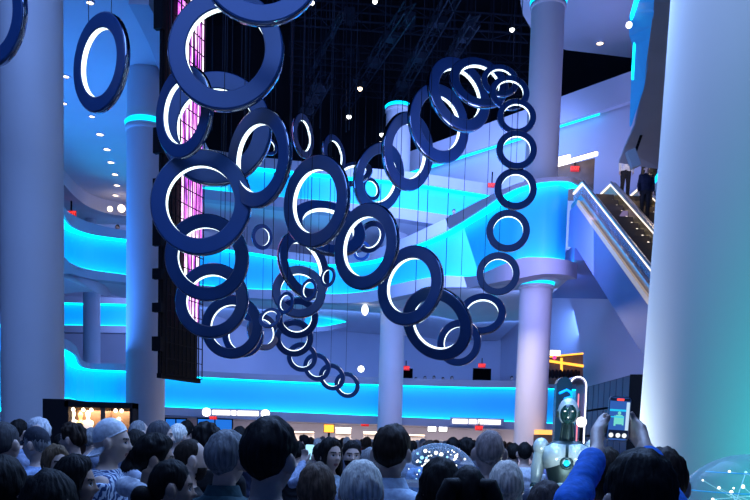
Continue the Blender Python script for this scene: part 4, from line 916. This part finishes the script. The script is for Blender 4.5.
# the far crowd under the low balcony: same bodies, each its own clothes
rnd = random.Random(3)
HN = [('black-haired', BLK), ('brown-haired', BRN), ('fair-haired', BLO), ('grey-haired', GRY)]
CN = [('cream top', (.6, .52, .42)), ('dark top', (.02, .02, .03)), ('pale blue top', (.3, .42, .62)), ('white top', (.6, .6, .62)), ('red top', (.3, .04, .04)), ('grey top', (.16, .17, .2))]
FAR = [(304, 14), (311, 18), (318, 15), (323, 22), (338, 16), (343, 24), (347, 20), (357, 15), (362, 26), (367, 17), (372, 21), (377, 30), (384, 24), (413, 16), (418, 22), (423, 18), (427, 27), (436, 16), (441, 24), (446, 20), (460, 25), (474, 18), (285, 20), (250, 18), (233, 22), (213, 17), (197, 24), (171, 15), (166, 20), (510, 22), (553, 18), (558, 24), (504, 28)]
ANCH = [(213, 'left EXIT sign'), (268, 'long sign strip end'), (330, 'orange sign'), (390, 'middle column'), (437, 'white sign panels'), (478, 'right EXIT sign'), (532, 'tall column'), (560, 'arch frame'), (172, 'shop windows')]
seen = set(); ci = 0
for px, Y in FAR:
    py = horizon(px)+rnd.uniform(-2.5, 3.5)*12/Y
    name, ax = min(((n, a) for a, n in ANCH), key=lambda t: abs(t[1]-px))
    rel_ = 'right of' if px > ax+2 else 'left of' if px < ax-2 else 'under'
    for k in range(60):
        hn, hc = HN[(ci+k) % 4]; cn, tc3 = CN[(ci*5+k*7+k//4) % 6]
        lab = 'small far %s person in a %s %s the %s' % (hn, cn, rel_, name)
        if lab not in seen: break
    seen.add(lab); ci += 1
    person(px, py, Y, rnd.choice((0, 10, -20, 60, -70, 180, 150)), lab, hair=rnd.choice(('short', 'full', 'long', 'crop')), hc=hc, tc=tc3, skin=rnd.choice((LIGHT_SKIN, TAN, DARK)), top=rnd.choice(('long', 'short')))
# figures leaning on the balconies and riding the escalator
def stand(px, py_head, Y, floor_z, yaw, label, **kw):
    r = person(px, py_head, Y, yaw, label, **kw); P = at(px, py_head, Y); s = (P.z-floor_z)/(HZ+HC+.02); s = max(.85, min(1.1, s)); r.scale = (s, s, s); r.location.z = P.z-s*(HZ+HC+.02); return r
for i, (px, py) in enumerate(((416, 377), (425, 376), (434, 375.5), (443, 377), (452, 376), (512, 376))):
    stand(px, py, 44.5, 3.5, 180, 'tiny dark figure behind the low balcony parapet, ' + ('first', 'second', 'third', 'fourth', 'fifth')[i]+' from the left monitor' if i < 5 else 'tiny dark figure behind the low balcony parapet beside the tall column', tc=(.02, .02, .03))
stand(117.5, 224.5, 38.5, 9.2, 180, 'tiny dark figure leaning on the level-three gallery parapet at the left', tc=BLACK)
stand(454, 209, 36.5, 11.2, 180, 'tiny dark figure behind the S-curve parapet near the ring chain', tc=BLACK)
et, eb, es_, eu = ESC
for i, (f, sd, lab, tc4, yw) in enumerate(((.02, -.2, 'escalator rider in a white top, highest of the four', WHITE, 180), (.08, .25, 'escalator rider in black, second from the top', BLACK, 180), (.145, -.2, 'escalator rider in dark blue, third from the top', NAVY, 180), (.215, .2, 'escalator rider in grey, lowest in view', (.2, .2, .24), 180))):
    p = Vector(et).lerp(Vector(et)+Vector(eb), f) + es_*sd
    k = int(f*30+1e-6); zst = et.z+eb.z*k/30; p = Vector(et).lerp(Vector(et)+Vector(eb), (k+.5)/30) + es_*sd
    r = person(300, 400, 20, yw, lab, tc=tc4); r.location = (p.x, p.y, zst); r.scale = (1, 1, 1)
# ---- the man raising a phone
PX = at(644, 449.5, 2.0); sP = PX.z/(HZ+HC+.022); base = Vector((PX.x, PX.y, 0))
def loc_(px, py, Y): return (at(px, py, Y)-base)/sP
ph = at(618.5, 419, 2.55)
phl = (ph-base)/sP
wl, wr = loc_(597, 452, 2.40), loc_(645, 449, 2.40)
ARMS = {-1: [(-.178, -.01, 1.41), tuple(loc_(570, 506, 2.16)), tuple(wl)], 1: [(.178, -.01, 1.41), tuple(loc_(676, 522, 2.16)), tuple(wr)]}
def grip(w, sd):
    P = []; k = phl+Vector((sd*.050, .016, -.028)); d = (k-w).normalized()
    for j in range(4):
        a = Vector((0, 0, 1))*(.026-.017*j)
        P.append(tube([w+a*.35, w.lerp(k, .55)+a*.8+Vector((sd*.010, 0, 0)), k+a], [.020, .020, .0135], 9))
        L = (.064, .07, .066, .05)[j]; q = k+a
        P.append(tube([q, q+Vector((-sd*.008, .014, .012)), q+Vector((-sd*L*.55, .016, .016)), q+Vector((-sd*L, .012, .014))], [.0105, .0098, .009, .0078], 9))
    b = w.lerp(k, .4)+Vector((0, -.012, .012)); e2 = phl+Vector((sd*.036, -.017, .012+.006*sd))
    P.append(tube([b, b.lerp(e2, .45)+Vector((sd*.016, -.008, -.004)), e2+Vector((sd*.012, -.002, -.022)), e2], [.0155, .013, .011, .0088], 9))
    return P
bm_ = body_mesh(ARMS, {-1: grip(Vector(wl), -1), 1: grip(Vector(wr), 1)}, .0065)
r = empty('person', base, 'dark-haired man in a bright blue jacket raising a phone with both hands', 'person'); r.scale = (sP,)*3
inst('body', bm_, r, cm('skin', LIGHT_SKIN)); BL = cm('cloth', (.02, .17, .68))
inst('jacket', top_mesh({s: [Vector(ARMS[s][0]), Vector(ARMS[s][1]), Vector(ARMS[s][1]).lerp(Vector(ARMS[s][2]), .86)] for s in (-1, 1)}, 'long', .018), r, BL)
inst('hair', hair_shell('short', .026, 12, .004), r, cm('hair', (.007, .007, .008))); inst('trousers', TROUSERS, r, cm('cloth', (.02, .022, .03))); inst('shoes', SHOE, r, M['black']); inst('collar', COLLAR, r, BL)
def rrect(w, h, rad, y, n=6):
    pts = []
    for cx, cz, a0 in ((w-rad, h-rad, 0), (-w+rad, h-rad, PI/2), (-w+rad, -h+rad, PI), (w-rad, -h+rad, 1.5*PI)):
        pts += [(cx+rad*math.cos(a0+PI/2*i/n), y, cz+rad*math.sin(a0+PI/2*i/n)) for i in range(n+1)]
    return pts
def phone(c, w, h, label, rz=0, tilt=0, simple=False):
    r = empty('phone', c, label, 'phone', rz=rz); r.rotation_euler = (0, tilt, rz)
    obj('case', loft([rrect(w/2, h/2, .012, .004), rrect(w/2, h/2, .012, -.004)]), M['steel'] if not simple else M['black'], r)
    if simple:
        obj('screen', prism(rrect(w/2-.003, h/2-.003, .010, -.0045), (0, -.001, 0)), emi('small_phone_screen', (.35, .75, 1), 1.4), r); return r
    obj('screen', prism(rrect(w/2-.0035, h/2-.0035, .010, -.0045), (0, -.0008, 0)), emi('phone_screen_blue', (.035, .13, .5), .9), r)
    sc = lambda nm, x0, x1, z0, z1, m, dy=0: obj(nm, box(x0, x1, -.0068-dy, -.0052-dy, z0, z1), m, r)
    e1 = emi('phone_picture_cyan', (.02, .6, .95), 1); e2 = emi('phone_picture_white', (.9, .97, 1), 1.1); e3 = emi('phone_picture_dark', (.01, .02, .06), .6); e4 = emi('phone_picture_green', (.2, .8, .7), .9)
    sc('picture_dark_top', -w*.44, w*.44, h*.40, h*.465, e3); sc('record_mark', -.011, .011, h*.41, h*.455, M['red_led'], .001)
    sc('picture_band', -w*.44, w*.30, h*.17, h*.215, e1); sc('picture_band', -w*.44, w*.2, h*.03, h*.055, e1); sc('picture_column', w*.30, w*.44, -h*.25, h*.38, emi('phone_picture_pale', (.55, .75, .95), 1))
    obj('picture_figure', join(*[move(q, (0, 0, 0)) for q in (ball((.0, -.006, h*.13), .0055, 10, 6, (1, .2, 1)), box(-.010, .010, -.0066, -.0056, -h*.12, h*.09), box(-.016, -.010, -.0066, -.0056, -h*.16, h*.07), box(.010, .015, -.0066, -.0056, -h*.14, h*.07))]), e4, r)
    sc('picture_dark_crowd', -w*.44, w*.44, -h*.44, -h*.25, e3)
    for x in (-.022, 0, .02): obj('button_mark', xf(lathe((0, 0, 0), [(.001, 0), (.0075, 0), (.0075, .001), (.001, .001)], 14), Matrix.Translation((x, -.0075, -h*.37)) @ Matrix.Rotation(PI/2, 4, 'X')), e2, r)
    return r
phone(ph, .070, .140, 'phone held high by the man in blue, its screen filming the hall', tilt=.03)
pm = at(310, 452, 7.8); phone(pm, .09, .15, 'small bright phone held up in the middle distance', simple=True)
# ---- the humanoid robot on a low stage
rY = 6.3; rp_ = at(569, 398, rY); pl = .28
stg = empty('stage', (rp_.x, rY, 0), 'low black stage under the humanoid robot', 'stage'); obj('platform', box(-.7, .7, -.5, .5, 0, pl-.03), M['black'], stg); obj('edge_light', box(-.7, .7, -.52, -.5, pl-.1, pl-.06), M['strip_soft'], stg)
sR = (rp_.z-pl)/1.80
rob = empty('humanoid_robot', (rp_.x, rY, pl), 'white and green-lit humanoid robot with dark face plate standing on a stage', 'robot', rz=PI-.2); rob.scale = (sR,)*3
M['shell'] = mat('white_robot_shell', (.66, .78, .75), .22, .2, noise_scale=4, noise_amt=.05); M['joint'] = mat('dark_joint', (.03, .06, .06), .35, .5); M['visor'] = mat('dark_green_visor', (.01, .05, .045), .1, spec=.8)
def part(nm, VF, m, sub=None): return obj(nm, VF, M[m], sub or rob, True)
hd = part('head', ball((0, -.005, 1.695), 1, 28, 18, (.078, .095, .108)), 'shell')
part('face_plate', join(ball((0, .035, 1.680), 1, 24, 16, (.064, .072, .085)), ball((0, .105, 1.675), 1, 10, 8, (.010, .016, .018)), ball((0, .090, 1.625), 1, 12, 8, (.028, .016, .012))), 'visor', hd)
for s in (-1, 1): part('eye', ball((s*.027, .097, 1.695), 1, 10, 8, (.010, .008, .006)), 'figure', hd); part('ear_disc', xf(lathe((0, 0, 0), [(.001, 0), (.03, 0), (.03, .014), (.02, .02), (.001, .02)], 20), Matrix.Translation((s*.07, 0, 1.68)) @ Matrix.Rotation(s*PI/2, 4, 'Y')), 'joint', hd)
part('neck', join(tube([(0, 0, 1.47), (0, 0, 1.61)], .045, 14), *[tube([(s*.05, .01, 1.47), (s*.035, .02, 1.60)], .012, 8) for s in (-1, 1)]), 'joint')
tr = part('torso', loft([oval(z, a, b_, c, 28, .8) for z, a, b_, c in ((.92, .13, .09, 0), (1.0, .12, .085, 0), (1.10, .115, .08, 0), (1.2, .14, .10, .01), (1.33, .175, .12, .015), (1.42, .18, .105, 0), (1.47, .10, .07, 0))]), 'joint')
for s in (-1, 1): part('chest_plate', loft([[(s*(.015+.012*t_), .0, 0)] and [(s*x, y, z) for x, y, z in q] for t_, q in enumerate(([(.012, .135, 1.44), (.11, .115, 1.45), (.165, .06, 1.42), (.165, .06, 1.41), (.11, .09, 1.44), (.012, .1, 1.43)], [(.012, .150, 1.36), (.12, .135, 1.35), (.185, .06, 1.34), (.17, .05, 1.34), (.11, .1, 1.35), (.012, .1, 1.36)], [(.012, .150, 1.30), (.10, .135, 1.27), (.165, .06, 1.25), (.15, .05, 1.25), (.1, .1, 1.27), (.012, .1, 1.3)]))]), 'shell', tr)
part('chest_disc', xf(lathe((0, 0, 0), [(.001, 0), (.05, 0), (.05, .02), (.035, .03), (.03, .015), (.001, .015)], 24), Matrix.Translation((0, .128, 1.30)) @ Matrix.Rotation(-PI/2, 4, 'X')), 'joint', tr)
part('chest_light', ball((0, .150, 1.30), 1, 16, 8, (.022, .008, .022)), 'strip_soft', tr)
for z in (1.2, 1.13, 1.06): part('belly_plate', ball((0, .075, z), 1, 16, 10, (.085, .03, .028)), 'shell', tr)
part('pelvis', loft([oval(z, a, b_, 0, 24, .8) for z, a, b_ in ((.80, .06, .06), (.85, .15, .10), (.94, .155, .10), (.98, .12, .08))]), 'shell')
for s in (-1, 1):
    part('shoulder', ball((s*.195, 0, 1.42), 1, 18, 12, (.062, .068, .070)), 'shell')
    ua = part('upper_arm', tube([(s*.20, 0, 1.38), (s*.215, -.01, 1.25), (s*.225, -.01, 1.15)], [.048, .05, .04], 16), 'shell'); part('elbow', ball((s*.228, -.005, 1.11), .042, 14, 10), 'joint', ua)
    fa = part('forearm', tube([(s*.232, .01, 1.08), (s*.25, .07, .97), (s*.255, .11, .87)], [.042, .046, .032], 16), 'shell')
    hp = hand((s*.257, .12, .84), (0, .15, -1), (0, 1, .15), -.5 if s > 0 else .5); part('hand', join(*hp), 'joint', fa)
    th = part('thigh', tube([(s*.10, 0, .83), (s*.115, .02, .68), (s*.115, .01, .53)], [.078, .08, .055], 18), 'shell'); part('knee', ball((s*.115, .015, .48), .056, 16, 10), 'joint', th)
    part('shin', tube([(s*.115, .01, .43), (s*.115, -.015, .30), (s*.115, -.01, .10)], [.052, .06, .038], 18), 'shell'); part('foot', move(foot(s, .006), (0, 0, 0)), 'joint')
lp = at(581.5, 422, 6.7); sl_ = empty('stage_lamp', (lp.x, lp.y, 0), 'bright round white lamp on a stand beside the robot head', 'lamp')
obj('stand', tube([(0, 0, 0), (0, 0, lp.z-.05)], .015, 8), M['black'], sl_); obj('foot_disc', lathe((0, 0, 0), [(.15, 0), (.15, .02), (.02, .03)], 20), M['black'], sl_, True); obj('globe', ball((0, 0, lp.z), .042, 18, 12), M['white_led'], sl_, True)
# ---------------------------------------------------------------- light
w = bpy.data.worlds.new('hall_air'); C.world = w; w.use_nodes = True
w.node_tree.nodes['Background'].inputs['Color'].default_value = (.06, .23, 1, 1); w.node_tree.nodes['Background'].inputs['Strength'].default_value = .115
light('hall_wash', 'AREA', (-3, 4, 15), (0, 26, 6), 1500, (.20, .38, 1), 10)
light('soffit_uplight', 'AREA', (-11, 25, 4.5), (-10, 27, 12.5), 900, (.05, .25, 1), 6)
light('far_wash', 'AREA', (3, 34, 11.6), (3, 50, 6), 1500, (.24, .38, 1), 10)
light('under_balcony', 'AREA', (2, 45.6, 2.15), (2, 46.2, 0), 1100, (1, .82, .78), 20, 4)
light('lilac_wall_wash', 'AREA', (6.2, 27, 7.5), (10, 42, 5), 170, (.45, .40, 1), 4)
light('right_column_foot', 'AREA', (1.28, 5.3, 1.2), (1.72, 5.0, 2.4), 34, (.75, .93, 1), .25)
light('right_column_wash', 'AREA', (.2, 3.2, 6), (1.9, 4.8, 4.2), 48, (.42, .62, 1), 1.2)
light('globe_table_glow', 'SPOT', (2.5, 2.6, .9), (3.0, 4.6, 2.1), 200, (.02, .75, .66), .3, spot=1.5)
light('stage_spot', 'SPOT', (.4, 4.6, 3.6), (1.5, 6.1, 1.6), 30, (.35, 1, .8), .1, spot=.6)
light('kiosk_glow', 'AREA', (kx0+KW/2, kY+.16, kz-.15), (kx0+KW/2, kY+.2, 1), 22, (1, .65, .38), KW*.8, .3)
light('upper_right_fill', 'AREA', (9.5, 33, 13), (9, 34, 19.2), 70, (.5, .48, 1), 4)  # added fill so the dark white slab reads lilac, not a fixture
light('column_fill', 'AREA', (2.5, 25, 8.5), (6.2, 31.6, 13.5), 320, (.36, .42, 1), 3)  # added fill to brighten the upper part of the tall column
light('gallery_fill', 'AREA', (-12, 42.5, 12.2), (-12, 46, 8), 420, (.3, .42, 1), 6)  # added fill to lift the dark back wall of the gallery
light('lower_gallery_fill', 'AREA', (-12, 41, 7.7), (-12, 47, 5.5), 160, (.25, .40, 1), 6)  # unseen fill brightening the wall below the gallery
light('level_two_fill', 'AREA', (0, 41.5, 7.9), (0, 49, 4.5), 600, (.15, .34, 1), 24, 1.5)  # added fill under the slab, which shadows this level
light('escalator_fill', 'POINT', (8.9, 27.5, 11.2), (8.9, 27, 9), 70, (1, .75, .5), .3)  # added warm fill over the escalators, not one of their lamps
light('far_crowd_fill', 'AREA', (3, 27, 6), (3, 27.2, 0), 420, (1, .84, .8), 6)  # added warm fill to brighten the far crowd
light('crowd_wash', 'AREA', (1, 7.5, 7.5), (0, 3.5, 1.5), 800, (.27, .48, 1), 5)
v = C.view_settings; v.view_transform = 'Standard'; v.look = 'None'; v.exposure = 0.0; v.gamma = 1; v.use_curve_mapping = False
C.cycles.use_denoising = True; C.cycles.max_bounces = 6; C.cycles.diffuse_bounces = 3; C.cycles.transparent_max_bounces = 12; C.cycles.sample_clamp_indirect = 4
